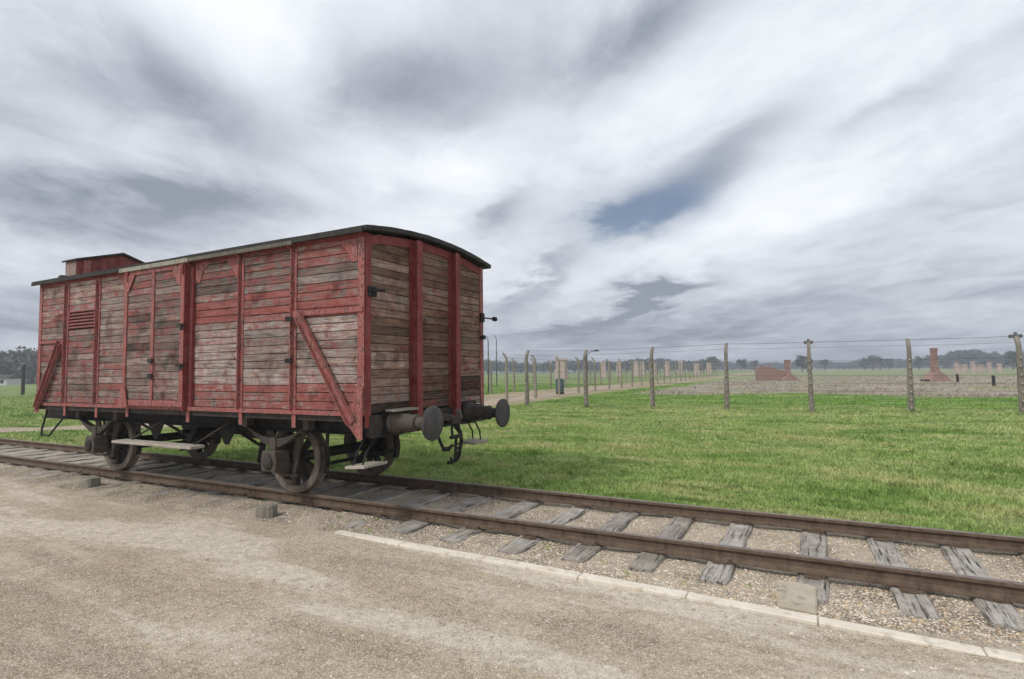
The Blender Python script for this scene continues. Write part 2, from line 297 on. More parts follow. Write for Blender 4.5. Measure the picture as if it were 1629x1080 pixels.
# ------------------------------------------------------------------ mesh helpers
def worldloc(o):
    v = Vector((0,0,0))
    while o: v += o.location; o = o.parent
    return v
def link(o, parent=None, pos=(0,0,0)):
    COL.objects.link(o)
    if parent: o.parent = parent; o.location = Vector(pos)-worldloc(parent)
    else: o.location = pos
    return o
def empty(name, pos, parent=None):
    o = bpy.data.objects.new(name, None); o.empty_display_size = .2; return link(o, parent, pos)
def tag(o, label=None, cat=None, group=None, kind=None):
    for k, v in (('label', label), ('category', cat), ('group', group), ('kind', kind)):
        if v: o[k] = v
    return o
class MB:
    def __init__(s): s.v = []; s.f = []
    def add(s, vs, fs):
        k = len(s.v); s.v += [tuple(p) for p in vs]; s.f += [tuple(i+k for i in f) for f in fs]; return s
    def box(s, c, d, M=None):
        x, y, z = d[0]/2, d[1]/2, d[2]/2
        vs = [Vector((a*x, bb*y, e*z)) for a in (-1,1) for bb in (-1,1) for e in (-1,1)]
        if M: vs = [M @ p for p in vs]
        vs = [p+Vector(c) for p in vs]
        return s.add(vs, [(0,1,3,2),(4,6,7,5),(0,4,5,1),(2,3,7,6),(0,2,6,4),(1,5,7,3)])
    def span(s, a, b2): return s.box([(a[i]+b2[i])/2 for i in range(3)], [abs(b2[i]-a[i]) for i in range(3)])
    def bar(s, p0, p1, w, h, side=(0,1,0)):            # a bar from p0 to p1, w across, h along side
        p0, p1 = Vector(p0), Vector(p1); d = p1-p0; L = d.length; d.normalize(); sv = Vector(side); sv = (sv-d*sv.dot(d)).normalized(); t = d.cross(sv)
        M = Matrix((d, sv, t)).transposed(); return s.box((p0+p1)/2, (L, h, w), M)
    def tube(s, pts, r, n=8, caps=True):
        pts = [Vector(p) for p in pts]; rs = r if isinstance(r, (list, tuple)) else [r]*len(pts); base = len(s.v)
        ref = Vector((0,0,1)) if abs((pts[-1]-pts[0]).normalized().z) < .9 else Vector((1,0,0))
        for i, p in enumerate(pts):
            d = (pts[min(i+1, len(pts)-1)]-pts[max(i-1, 0)]).normalized(); a = d.cross(ref)
            if a.length < 1e-4: a = d.cross(Vector((0,1,0)))
            a.normalize(); c = d.cross(a)
            for k in range(n): s.v.append(tuple(p+(a*math.cos(2*math.pi*k/n)+c*math.sin(2*math.pi*k/n))*rs[i]))
        for i in range(len(pts)-1):
            for k in range(n): s.f.append((base+i*n+k, base+i*n+(k+1)%n, base+(i+1)*n+(k+1)%n, base+(i+1)*n+k))
        if caps: s.f.append(tuple(base+k for k in range(n-1,-1,-1))); s.f.append(tuple(base+(len(pts)-1)*n+k for k in range(n)))
        return s
    def lathe(s, c, prof, axis='y', n=28):             # prof: (offset along axis, radius)
        base = len(s.v); c = Vector(c); A = {'x': (Vector((1,0,0)), Vector((0,1,0)), Vector((0,0,1))), 'y': (Vector((0,1,0)), Vector((0,0,1)), Vector((1,0,0))), 'z': (Vector((0,0,1)), Vector((1,0,0)), Vector((0,1,0)))}[axis]
        for (t, r) in prof:
            for k in range(n): a = 2*math.pi*k/n; s.v.append(tuple(c+A[0]*t+(A[1]*math.cos(a)+A[2]*math.sin(a))*r))
        for i in range(len(prof)-1):
            for k in range(n): s.f.append((base+i*n+k, base+i*n+(k+1)%n, base+(i+1)*n+(k+1)%n, base+(i+1)*n+k))
        return s
    def prism(s, poly, a, b2, plane='xz'):             # poly in a plane, extruded from a to b2 along the third axis
        n = len(poly)
        def P(p, t): return {'xz': (p[0], t, p[1]), 'yz': (t, p[0], p[1]), 'xy': (p[0], p[1], t)}[plane]
        return s.add([P(p, a) for p in poly]+[P(p, b2) for p in poly], [tuple(range(n-1,-1,-1)), tuple(range(n, 2*n))]+[(i, (i+1)%n, n+(i+1)%n, n+i) for i in range(n)])
    def mesh(s, name, mat, smooth=False, bevel=0):
        me = bpy.data.meshes.new(name); me.from_pydata(s.v, [], s.f)
        import bmesh
        bm = bmesh.new(); bm.from_mesh(me); bmesh.ops.recalc_face_normals(bm, faces=bm.faces); 
        if bevel: bmesh.ops.bevel(bm, geom=[e for e in bm.edges if e.is_manifold and e.calc_face_angle(0) > .5], offset=bevel, segments=1, affect='EDGES', clamp_overlap=True)
        bm.to_mesh(me); bm.free()
        if mat: me.materials.append(MATS[mat])
        if smooth: me.polygons.foreach_set('use_smooth', [True]*len(me.polygons))
        return me
    def build(s, name, mat, parent=None, smooth=False, bevel=0, pos=(0,0,0)):
        return link(bpy.data.objects.new(name, s.mesh(name, mat, smooth, bevel)), parent, pos)
def npmesh(name, V, F, mat, smooth=False):              # F: (n,3) or (n,4) array
    me = bpy.data.meshes.new(name); V = np.ascontiguousarray(V, np.float32); F = np.ascontiguousarray(F, np.int32); k = F.shape[1]
    me.vertices.add(len(V)); me.vertices.foreach_set('co', V.ravel()); me.loops.add(F.size); me.loops.foreach_set('vertex_index', F.ravel())
    me.polygons.add(len(F)); me.polygons.foreach_set('loop_start', np.arange(0, F.size, k, dtype=np.int32))
    if smooth: me.polygons.foreach_set('use_smooth', np.ones(len(F), bool))
    me.update(calc_edges=True); me.materials.append(MATS[mat]); return bpy.data.objects.new(name, me)

# ------------------------------------------------------------------ ground
ROAD = np.array([(-40,-14),(-27,-4.5),(-22,1.0),(-17.2,5.2),(-13.6,10),(-12,16),(-12.2,24),(-13.2,40),(-15,70)], float); RW = 1.25
def road_dist(x, y):
    d = np.full(np.shape(x), 1e9)
    for a, c in zip(ROAD[:-1], ROAD[1:]):
        ab = c-a; t = np.clip(((x-a[0])*ab[0]+(y-a[1])*ab[1])/(ab@ab), 0, 1); d = np.minimum(d, np.hypot(x-a[0]-t*ab[0], y-a[1]-t*ab[1]))
    return d
def gz(x, y):
    z = .02*np.sin(x*.9+1.3*np.sin(y*.5))*np.sin(y*.7+x*.21)+.012*np.sin(x*2.3+y*1.7)+.05*np.sin(x*.13+.7)*np.sin(y*.11)
    k = np.clip((np.asarray(y)-1.0)/2.5, 0, 1); z = z*k
    return -.145+z
def sheet(name, xs, ys, zf, mat):
    X, Y = np.meshgrid(xs, ys); Z = zf(X, Y); V = np.stack([X, Y, Z], -1).reshape(-1, 3); nx, ny = len(xs), len(ys)
    i = np.arange(ny-1)[:, None]*nx+np.arange(nx-1)[None, :]; F = np.stack([i, i+1, i+nx+1, i+nx], -1).reshape(-1, 4)
    return npmesh(name, V, F, mat, True)
def grow(a, b2, c, n0, far, nf):
    mid = np.linspace(a, b2, n0); t = np.linspace(0, 1, nf+1)[1:]
    return np.concatenate([(a-(far-abs(a))*t**3)[::-1], mid, b2+(far-abs(b2))*t**3])
gx = grow(-40, 30, 0, 160, 4000, 26); gy = np.concatenate([np.array([-4000,-1000,-300,-100,-45,-20,-4,.7,1.0]), np.linspace(1.25, 60, 150), 60+3940*np.linspace(0,1,27)[1:]**3])
tag(link(sheet('ground', gx, gy, lambda X, Y: np.where(Y < .8, -.30, gz(X, Y)), 'turf')), kind='structure')
def pz(X, Y): return -.165+.012*np.sin(X*.8+Y*.5)*np.sin(Y*.9)+.006*np.sin(X*3.1+Y*2.3)-.02*np.clip((-Y-2)/6, 0, 1)
px_near = np.linspace(-30, 14, 420); py_near = np.linspace(-12, -1.62, 110)
tag(link(sheet('gravel_path', np.concatenate([[-120,-60], px_near, [40, 90]]), np.concatenate([[-120,-40,-20], py_near]), pz, 'gravel_path')), kind='structure')
def bz(X, Y): return -.186+.022*np.clip((-Y-1.15)/.35, 0, 1)+.03*np.clip((Y-.9)/.2, 0, 1)+.050*np.clip((.55-X)/1.1, 0, 1)*np.clip((-Y-.80)/.12, 0, 1)*(1-np.clip((-Y-1.0)/.55, 0, 1))-.03*np.clip((-Y-1.58)/.12, 0, 1)+.018*np.clip((.2-X)/1.5, 0, 1)*(np.abs(Y) < .7)+.010*np.sin(X*4.1+Y*3)*np.sin(Y*5.3+X)+.005*np.sin(X*13+Y*9)+np.where(np.abs(Y) < .7, -.004, 0)
tag(link(sheet('ballast_bed', np.concatenate([[-150,-80,-45], np.linspace(-30, 12, 700), [20, 40, 90]]), np.linspace(-1.72, 1.28, 60), bz, 'ballast_bed')), kind='structure')
# the sandy track that crosses the line and follows the far fence
def ribbon():
    pts = []; 
    for a, c in zip(ROAD[:-1], ROAD[1:]):
        n = max(2, int(np.linalg.norm(c-a)/.5))
        for k in range(n): pts.append(a+(c-a)*k/n)
    pts = np.array(pts); 
    for _ in range(12): pts[1:-1] = (pts[:-2]+pts[1:-1]*2+pts[2:])/4
    tn = np.gradient(pts, axis=0); tn /= np.linalg.norm(tn, axis=1)[:, None]; nn = np.stack([-tn[:,1], tn[:,0]], 1); V = []; W = np.linspace(-1, 1, 7)
    for i, (p, q) in enumerate(zip(pts, nn)):
        w = RW*(1+.12*math.sin(i*.7)+.08*math.sin(i*1.9))
        for s in W:
            x, y = p+q*s*w; V.append((x, y, gz(x, y)+.022-.03*abs(s)**6))
    V = np.array(V); keep = V.reshape(-1, 7, 3)[:, 3, 1] > 1.6; k0 = np.argmax(keep); V = V.reshape(-1, 7, 3)[k0:].reshape(-1, 3); n = len(V)//7
    i = np.arange(n-1)[:, None]*7+np.arange(6)[None, :]; return V, np.stack([i, i+1, i+8, i+7], -1).reshape(-1, 4)
V_, F_ = ribbon(); tag(link(npmesh('sandy_track', V_, F_, 'sand', True)), kind='structure')

# grass: blades thinning out with distance
def polar(n, r0, r1, half=56):
    r = np.exp(rng.uniform(math.log(r0), math.log(r1), n)); a = YAW+np.radians(rng.uniform(-half, half, n)); return CAM.x+r*np.sin(a), CAM.y+r*np.cos(a), r
def blades(n):
    x, y, r = polar(n, 6.5, 75)
    edge = 1.04+.14*np.sin(x*1.7)+.08*np.sin(x*5.1)+rng.normal(0, .07, n)
    ok = (y > edge) & (road_dist(x, y) > RW*.9+rng.normal(0, .15, n)) & ~((x > -17.5) & (x < -9.5) & (y > 19)) & ~((y > 36+3*np.sin(x*.4)) & (x > -7))
    bare = np.sin(x*.9+2*np.sin(y*.6))+np.sin(y*1.7+1.3*np.sin(x*.8))+.8*np.sin(x*2.3-y*1.1); ok &= (bare < 1.55) | (rng.random(n) > .8)
    x, y, r = x[ok], y[ok], r[ok]; n = len(x); z = gz(x, y)
    h = (.022+.045*rng.random(n)**1.6)*(1+.012*r)*(1+.35*np.sin(x*.8+1)*np.sin(y*1.1)); w = np.maximum(.0045, .00062*r)*(.7+.7*rng.random(n)); a = rng.uniform(0, 2*math.pi, n); la = rng.uniform(0, 2*math.pi, n); ln = h*rng.uniform(.2, 1.3, n)
    V = np.empty((n, 3, 3)); cx, cy = np.cos(a)*w, np.sin(a)*w
    V[:,0] = np.stack([x-cx, y-cy, z-.006], 1); V[:,1] = np.stack([x+cx, y+cy, z-.006], 1); V[:,2] = np.stack([x+np.cos(la)*ln, y+np.sin(la)*ln, z+h], 1)
    return npmesh('grass', V.reshape(-1, 3), np.arange(n*3).reshape(-1, 3), 'grass_blade')
tag(link(blades(1150000)), 'short mown green grass with yellowed patches beyond the rails', 'grass', kind='stuff')
def tufts():
    P = [(rng.uniform(-9, 11), 1.02+abs(rng.normal(0, .10)), rng.uniform(.05, .10)) for _ in range(420)]
    P += [(px+rng.normal(0, .10), 19.2+rng.normal(0, .10), rng.uniform(.10, .26)) for px in (-7.99, -4.81, -1.63, 1.55, 4.75, 8.04, 11.24) for _ in range(16)]
    P += [(a, c, rng.uniform(.05, .12)) for a, c in zip(*polar(2600, 8, 34)[:2]) if c > 1.5 and road_dist(np.array(a), np.array(c)) > 1.5 and not (a < -9.5 and c > 19)]
    P += [(rng.uniform(-6, 9), rng.uniform(-1.5, -.9), rng.uniform(.02, .05)) for _ in range(26)]
    V = []
    for (x, y, h) in P:
        z = float(gz(x, y)) if y > .8 else float(bz(np.array(x), np.array(y)))
        for k in range(16):
            a = rng.uniform(0, 6.283); rr = rng.uniform(0, .05); w = .004+.0004*math.hypot(x-CAM.x, y-CAM.y); hh = h*rng.uniform(.5, 1); la = rng.uniform(0, 6.283); bx, by = x+math.cos(a)*rr, y+math.sin(a)*rr
            V += [(bx-math.sin(a)*w, by+math.cos(a)*w, z-.01), (bx+math.sin(a)*w, by-math.cos(a)*w, z-.01), (bx+math.cos(la)*hh*.5, by+math.sin(la)*hh*.5, z+hh)]
    V = np.array(V); return npmesh('weed_tufts', V, np.arange(len(V)).reshape(-1, 3), 'grass_blade')
# stones: loose ballast and the grit of the path
def pebbles(name, x, y, z, s, mat, flat=.6):
    n = len(x); t = (1+5**.5)/2
    B = np.array([(1,0,0),(-1,0,0),(0,1,0),(0,-1,0),(0,0,1),(.6,.6,.5),(-.6,.6,.55),(-.6,-.6,.5),(.6,-.6,.55)], float)
    Fb = np.array([(4,5,6),(4,6,7),(4,7,8),(4,8,5),(0,5,8),(2,6,5),(1,7,6),(3,8,7),(0,2,5),(2,1,6),(1,3,7),(3,0,8)])
    V = B[None]*(1+rng.uniform(-.3, .3, (n, 9, 1))); a = rng.uniform(0, 6.283, n); ca, sa = np.cos(a)[:,None], np.sin(a)[:,None]
    sxy = s[:,None]*rng.uniform(.7, 1.3, (n, 2)); X = V[:,:,0]*sxy[:,:1]; Y = V[:,:,1]*sxy[:,1:]; Z = V[:,:,2]*s[:,None]*flat
    out = np.stack([x[:,None]+X*ca-Y*sa, y[:,None]+X*sa+Y*ca, z[:,None]+Z-.15*s[:,None]], -1)
    F = (np.arange(n)[:,None,None]*9+Fb[None]).reshape(-1, 3); return npmesh(name, out.reshape(-1, 3), F, mat)
x, y, r = polar(210000, 3.5, 26); ok = (y > -1.66-.3*(x < -.3)*rng.random(len(x))) & (y < 1.12+rng.normal(0, .06, len(x))); x, y, r = x[ok], y[ok], r[ok]
s = rng.uniform(.004, .0125, len(x))*(1+.6*(rng.random(len(x)) > .96)); tag(link(pebbles('ballast_stones', x, y, bz(x, y), s, 'pebble')), 'loose tan ballast stones lying between and beside the rails', 'stones', kind='stuff')
tag(link(tufts()), 'taller weed tufts along the far rail, the fence posts and in the lawn', 'weeds', kind='stuff')
x, y, r = polar(62000, 2.4, 14, 60); ok = y < -1.78; x, y, r = x[ok], y[ok], r[ok]; s = rng.uniform(.0025, .0065, len(x))*(1+1.4*(rng.random(len(x)) > .985))
x2, y2, r2 = polar(2600, 2.6, 16, 60); k2 = y2 < -1.75; x = np.concatenate([x, x2[k2]]); y = np.concatenate([y, y2[k2]]); s = np.concatenate([s, rng.uniform(.006, .016, k2.sum())])
tag(link(pebbles('path_grit', x, y, pz(x, y), s, 'grit')), 'fine loose grit scattered over the tan foreground path', 'grit', kind='stuff')

# ------------------------------------------------------------------ kerb strip
kerb = tag(empty('kerb', (-.2, -1.62, -.16)), kind='structure')
kx = -.22
while kx < 11:
    L = random.uniform(.92, 1.08); ky = lambda t: -1.57-.025*(t+.18)-.0055*max(0, t-2)**2; y0 = ky(kx); y1 = ky(kx+L)
    m = MB(); m.prism([(kx, y0-.06), (kx+L-.006, y1-.06), (kx+L-.006, y1+.06), (kx, y0+.06)], -.30, -.144+random.uniform(-.003, .003), 'xy')
    m.build('kerb_stone', 'kerb_concrete', kerb, bevel=.008); kx += L

# ------------------------------------------------------------------ railway track
trk = tag(empty('railway_track', (0, 0, -.16)), 'rusty railway track on weathered grey wooden sleepers', 'railway track')
prof = [(-.058,-.135),(.058,-.135),(.058,-.124),(.016,-.108),(.009,-.098),(.009,-.045),(.030,-.036),(.0345,-.03),(.0345,-.006),(.028,0),(-.028,0),(-.0345,-.006),(-.0345,-.03),(-.030,-.036),(-.009,-.045),(-.009,-.098),(-.016,-.108),(-.058,-.124)]
for yc in (-.75, .75):
    m = MB(); xs = list(np.linspace(-30, 12, 85)); xs = [-150, -80, -45]+xs+[20, 60]; n = len(prof)
    for x in xs:
        j = .004*math.sin(x*1.3+yc); k = .004*math.sin(x*.7+2*yc)
        for p in prof: m.v.append((x, yc+p[0]+j, p[1]+(k if p[1] > -.12 else 0)))
    for i in range(len(xs)-1):
        for k in range(n): m.f.append((i*n+k, i*n+(k+1)%n, (i+1)*n+(k+1)%n, (i+1)*n+k))
    r_ = m.build('rail', 'rail_rust', trk); r_.data.materials.append(MATS['rail_head'])
    for p in r_.data.polygons:
        if p.normal.z > .9 and p.center.z > -.02: p.material_index = 1
def sleeper_mesh(seed):
    rr = random.Random(seed); m = MB(); ny = 14
    ring = lambda w, h: [(-w,-h),(w,-h),(w,h*.72),(w*.86,h),(w*.3,h*1.0),(-w*.25,h*.97),(-w*.86,h),(-w,h*.72)]
    for i in range(ny+1):
        y = -1.28+2.56*i/ny; e = .93 if i in (0, ny) else 1; w = .122*e+rr.uniform(-.006, .006); 
        for (a, c) in ring(w, .08): m.v.append((y, a+rr.uniform(-.005,.005), c*e+rr.uniform(-.005,.005)))
    for i in range(ny):
        for k in range(8): m.f.append((i*8+k, i*8+(k+1)%8, (i+1)*8+(k+1)%8, (i+1)*8+k))
    m.f.append(tuple(range(7,-1,-1))); m.f.append(tuple(ny*8+k for k in range(8)))
    return m.mesh('sleeper', 'sleeper_wood')
SLM = [sleeper_mesh(i) for i in range(9)]
SX = [.40, 1.15, 1.89, 2.55, 3.22, 3.87, 4.62, 5.27, 5.86, 6.5, 7.15, 7.8, 8.5, 9.2, 9.9]
x = -.28
while x > -32: SX.append(x); x -= random.uniform(.62, .74)
chair = MB(); chair.box((0,0,.006), (.17, .13, .012)); chair.lathe((-.06,-.085,.0), [(0,.016),(.045,.016),(.045,.0)], 'z', 6); chair.lathe((.06,.085,.0), [(0,.016),(.045,.016),(.045,.0)], 'z', 6)
CHM = MB().add(chair.v, chair.f); CHM.v = [(a, c, d) for a, c, d in chair.v]; CHM = CHM.mesh('tie_plate', 'rail_rust')
for i, x in enumerate(SX):
    o = link(bpy.data.objects.new('sleeper', SLM[i % 9]), trk, (x, random.uniform(-.06, .05), -.225+random.uniform(-.008, .005)))
    o.rotation_euler = (random.uniform(-.015,.015), random.uniform(-.004,.004), math.pi/2+random.uniform(-.035,.035)+(math.pi if i % 2 else 0))
    if x > -8:
        for s_ in (-.75, .75): link(bpy.data.objects.new('tie_plate', CHM), o).matrix_parent_inverse = Matrix(); 
        for c_, s_ in zip(o.children, (-.75, .75)): c_.location = (s_, 0, .081); c_.rotation_euler = (0, 0, 0)
# flat slab by the kerb, and two squared marker blocks beside the rail
m = MB(); m.prism([(4.36,-1.60),(4.63,-1.63),(4.64,-1.10),(4.58,-1.04),(4.40,-1.02),(4.35,-1.2)], -.23, -.138, 'xy')
tag(m.build('stone_slab', 'slab_stone', bevel=.012), 'flat pale stone slab lying between the near rail and the kerb strip', 'slab')
def block(x, y, rz, s, label):
    m = MB(); rr = random.Random(int(x*10)); a, c, h = s
    for k, (zz, e) in enumerate(((-.06, 1.05), (h*.5, 1.0), (h*.93, .95), (h, .84))):
        for (p, q) in ((-1,-.7),(-.7,-1),(.7,-1),(1,-.7),(1,.7),(.7,1),(-.7,1),(-1,.7)): m.v.append((p*a/2*e+rr.uniform(-.008,.008), q*c/2*e+rr.uniform(-.008,.008), zz+rr.uniform(-.006,.006)))
    for i in range(3):
        for k in range(8): m.f.append((i*8+k, i*8+(k+1)%8, i*8+8+(k+1)%8, i*8+8+k))
    m.f.append(tuple(24+k for k in range(8))); m.f.append(tuple(range(7,-1,-1)))
    o = m.build('marker_block', 'block_stone', pos=(x, y, -.165)); o.rotation_euler[2] = rz
    tag(o, label, 'stone block', 'squared stone blocks set beside the near rail')
block(-1.58, -1.42, .35, (.22, .2, .15), 'squared stone block beside the rail in front of the wheel nearest the brown end wall')
block(-5.95, -1.36, .2, (.26, .22, .15), 'squared stone block by the rail opposite the wheel near the running board end')

# ------------------------------------------------------------------ freight wagon
W = tag(empty('freight_wagon', (-3.9, 0, 0)), 'weathered red wooden covered freight wagon standing on the rails', 'freight wagon')
XL, HW, ZF, ZE, ZC = -7.79, 1.37, 1.165, 3.345, 3.475     # far end, half width, floor, eaves, roof crown
def arc_z(y): return ZE+(ZC-ZE)*(1-(y/HW)**2)
ZR = 1.165
def plank_mesh(L, h, t=.03, key={}):
    k = (round(L, 3), round(h, 3))
    if k not in key:
        m = MB(); c = .006; a, y0, z0 = L/2, t, h/2
        ring = [(-t/2, -z0), (-t/2, z0), (t/2-c, z0), (t/2, z0-c), (t/2, -z0+c), (t/2-c, -z0)]
        for xx in (-a, -a/3, a/3, a):
            for (p, q) in ring: m.v.append((xx, -p+random.uniform(-.0015,.0015), q+random.uniform(-.0012,.0012)))
        for i in range(3):
            for j in range(6): m.f.append((i*6+j, i*6+(j+1)%6, i*6+6+(j+1)%6, i*6+6+j))
        m.f.append(tuple(range(5,-1,-1))); m.f.append(tuple(18+j for j in range(6)))
        key[k] = m.mesh('plank', 'plank')
    return key[k]
def plank(parent, cx, cy, cz, L, h, rz, colr):
    o = link(bpy.data.objects.new('plank', plank_mesh(L, h)), parent, (cx, cy, cz)); o.rotation_euler = (0, random.uniform(-.002, .002), rz)
    o.color = (*colr, 1); return o
J = lambda v, a=.08: max(0, min(1, v+random.uniform(-a, a)))
def side_colour(bay, z):                                # paint left, brightness of the wood, brownness
    if bay == 0:
        p = .85 if z < 1.5 else .10 if z < 2.40 else 1.0 if z < 2.62 else .80 if z < 2.80 else .08 if z < 2.90 else .30 if z < 3.06 else .68; t = .60 if z < 2.4 else .5
    elif bay == 1:
        p = .88 if z < 1.53 else .08 if z < 2.38 else .86 if z < 2.74 else .32 if z < 3.04 else .55; t = .56 if z < 2.38 else .42
    elif bay == 2:
        p = .88 if z < 1.53 else .10 if z < 2.38 else .88 if z < 2.68 else .22 if z < 3.06 else .58; t = .60 if z < 2.38 else .36
    elif bay in (3, 4):
        p = .62 if z < 1.32 else .14 if z < 2.2 else .22 if z < 2.95 else .55; t = .52 if z < 2.0 else .36
    elif bay == 5:
        p = .48 if z < 1.5 else .20 if z < 1.7 else .38 if z < 1.9 else .20 if z < 3.0 else .42; t = .46 if z < 2.95 else .70
    elif bay == 6:
        p = .50 if z < 1.6 else .36 if z < 2.4 else .30; t = .48 if z < 2.8 else .68
    else:
        p = .52 if z < 1.7 else .46 if z < 2.1 else .40; t = .5 if z < 2.7 else .66
    p = .27+.42*p
    return (J(p, .13), J(t, .18), J(.12 if bay < 3 else .25, .15))
sw = MB().span((XL+.02, -HW+.03, ZF), (-.03, -HW+.06, ZE)).build('side_wall', 'black_steel', W)
MB().span((XL+.02, HW-.06, ZF), (-.03, HW-.001, ZE)).build('side_wall', 'dark_red', W)
UP = [-.035, -1.153, -2.177, -3.329, -4.119, -4.885, -5.786, -6.80, -7.757]
for bay in (0, 1, 2, 5, 6, 7):
    x1, x0 = UP[bay], UP[bay+1]; z = ZF+.045
    while z < ZE-.02:
        h = min(random.choice((.098, .105, .112)), ZE-z)
        if not (bay == 6 and 2.50 < z+h/2 < 2.80): plank(sw, (x0+x1)/2, -HW+.012+random.uniform(-.004,.004), z+h/2, x1-x0-.01, h-.006, 0, side_colour(bay, z+h/2))
        z += h
# louvre opening in one bay
lo = MB().span((UP[7]+.04, -HW+.022, 2.49), (UP[6]-.04, -HW+.028, 2.81)).build('louvre', 'black_steel', W)
for k in range(6):
    m = MB(); m.box(((UP[7]+UP[6])/2, -HW-.006, 2.515+.056*k), (.93, .062, .016), Matrix.Rotation(R(38), 3, 'X')); m.build('slat', 'red_paint', lo)
for a in ((UP[7]+.045, UP[7]+.075), (UP[6]-.075, UP[6]-.045)): MB().span((a[0], -HW-.03, 2.49), (a[1], -HW+.02, 2.81)).build('louvre_frame', 'red_paint', lo)
# lower and upper side rails
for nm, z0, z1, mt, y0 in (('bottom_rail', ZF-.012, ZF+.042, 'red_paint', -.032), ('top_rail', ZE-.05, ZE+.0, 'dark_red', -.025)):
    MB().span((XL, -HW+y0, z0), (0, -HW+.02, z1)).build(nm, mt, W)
MB().span((XL+.05, -HW+.01, ZF-.085), (-.06, -HW+.10, ZF-.014)).build('floor_beam', 'grimy_steel', W)
MB().span((XL+.02, -HW+.1, ZF-.07), (-.02, HW-.02, ZF-.015)).build('floor', 'black_steel', W)
# uprights: angle irons, most of them carried down past the floor as brackets
for k, x in enumerate(UP):
    if k == 4: continue
    zb = {0: 1.0, 8: 1.05}.get(k, .985 if k not in (5,) else 1.02); m = MB()
    w = .068 if k not in (0, 8) else .10
    m.span((x-w/2, -HW-.016, ZF-.005 if k in (0, 8) else zb), (x+w/2, -HW-.006, ZE-.052))
    m.span((x-w/2, -HW-.062, ZF+.03), (x-w/2+.012, -HW-.016, ZE-.075)) if k not in (0, 8) else None
    o = m.build('upright', 'red_paint', W)
    for zz in np.arange(ZF+.1, ZE-.1, .24): 
        b_ = MB().lathe((x+.015, -HW-.016, zz), [(0,.011),(-.008,.009),(-.008,0)], 'y', 6)
        if k in (0, 1, 2, 3, 5, 6): b_.build('bolt', 'red_paint', o)
# corner plates and diagonal braces
def plate(poly, name='gusset_plate', mt='red_paint', y0=-.030, th=.012): return MB().prism(poly, -HW+y0, -HW+y0-th, 'xz').build(name, mt, W)
plate([(-.36, ZF+.03), (-.30, ZF-.03), (-.055, .885), (.012, .885), (.012, 1.50), (-.09, 1.50), (-.13, 1.30)])
plate([(-7.62, ZF+.03), (-7.66, 1.02), (-7.80, 1.02), (-7.80, 1.36), (-7.70, 1.36)])
def brace(p, q, nm='diagonal_brace'):
    m = MB(); y = -HW-.05; d = Vector((q[0]-p[0], 0, q[1]-p[1])).normalized(); nrm = Vector((-d.z, 0, d.x))
    m.bar((p[0], y, p[1]), (q[0], y, q[1]), .105, .012); 
    for s_ in (-1, 1): m.bar(Vector((p[0], y-.028, p[1]))+nrm*.049*s_, Vector((q[0], y-.028, q[1]))+nrm*.049*s_, .010, .05)
    return m.build(nm, 'red_paint', W)
brace((-1.03, 2.40), (-.13, 1.08)); brace((-6.90, 2.26), (-7.68, 1.10))
MB().span((UP[1], -HW-.030, 2.395), (0, -HW-.0165, 2.455)).build('middle_rail', 'red_paint', W)
plate([(UP[1]-.03, 2.30), (UP[1]+.16, 2.30), (UP[1]+.16, 2.47), (UP[1]-.03, 2.47)], y0=-.0315, th=.008)
MB().span((XL+.02, -HW-.028, 2.26), (UP[7], -HW-.0165, 2.31)).build('middle_rail', 'red_paint', W)
# arched top plates of the bays that flank the door, as painted timber brackets
for x, s_ in ((UP[3]+.12, 1), (UP[2]-.04, -1), (UP[0]-.06, -1), (UP[5]-.05, -1)):
    pts = [(x, ZE-.06), (x, ZE-.34)]+[(x+s_*(.10+.24*t), ZE-.34+.28*t**.55) for t in np.linspace(0, 1, 6)]
    plate(pts, 'corner_bracket', 'red_paint', -.0045, .008)
# sliding door
DX0, DX1 = UP[5]+.03, UP[3]-.05; DY = -HW-.075
dr = MB().span((DX0, DY+.03, ZF+.05), (DX1, DY+.05, ZE-.06)).build('sliding_door', 'black_steel', W)
for bay, (a, c) in ((3, (UP[4]+.035, DX1-.05)), (4, (DX0+.05, UP[4]-.035))):
    z = ZF+.13
    while z < ZE-.1:
        h = min(random.choice((.098, .105, .112)), ZE-.1-z); plank(dr, (a+c)/2, DY+.012+random.uniform(-.003,.003), z+h/2, c-a, h-.006, 0, side_colour(bay, z+h/2)); z += h
for a, c in ((DX0-.03, DX0+.05), (UP[4]-.035, UP[4]+.035), (DX1-.05, DX1+.03)): 
    m = MB(); m.span((a, DY-.022, ZF+.04), (c, DY+.028, ZE-.05)); m.build('door_post', 'red_paint', dr)
MB().span((DX0+.052, DY-.018, ZF+.042), (DX1-.052, DY+.028, ZF+.13)).build('door_rail', 'red_paint', dr)
MB().span((DX0+.052, DY-.018, ZE-.11), (DX1-.052, DY+.028, ZE-.052)).build('door_rail', 'red_paint', dr)
for x, s_ in ((DX0+.05, 1), (DX1-.05, -1)):
    MB().prism([(x, ZE-.112), (x, ZE-.36), (x+s_*.05, ZE-.36), (x+s_*.20, ZE-.112)], DY-.030, DY-.012, 'xz').build('corner_bracket', 'red_paint', dr)
MB().prism([(DX0-.10, ZF+.02), (DX0+.16, ZF+.02), (DX0+.07, ZF+.32), (DX0-.02, ZF+.36)], DY-.042, DY-.026, 'xz').build('corner_bracket', 'red_paint', dr)
for z in (1.85, 1.62): MB().span((UP[4]-.05, DY-.05, z), (UP[4]+.05, DY-.024, z+.07)).build('hasp', 'grimy_steel', dr)
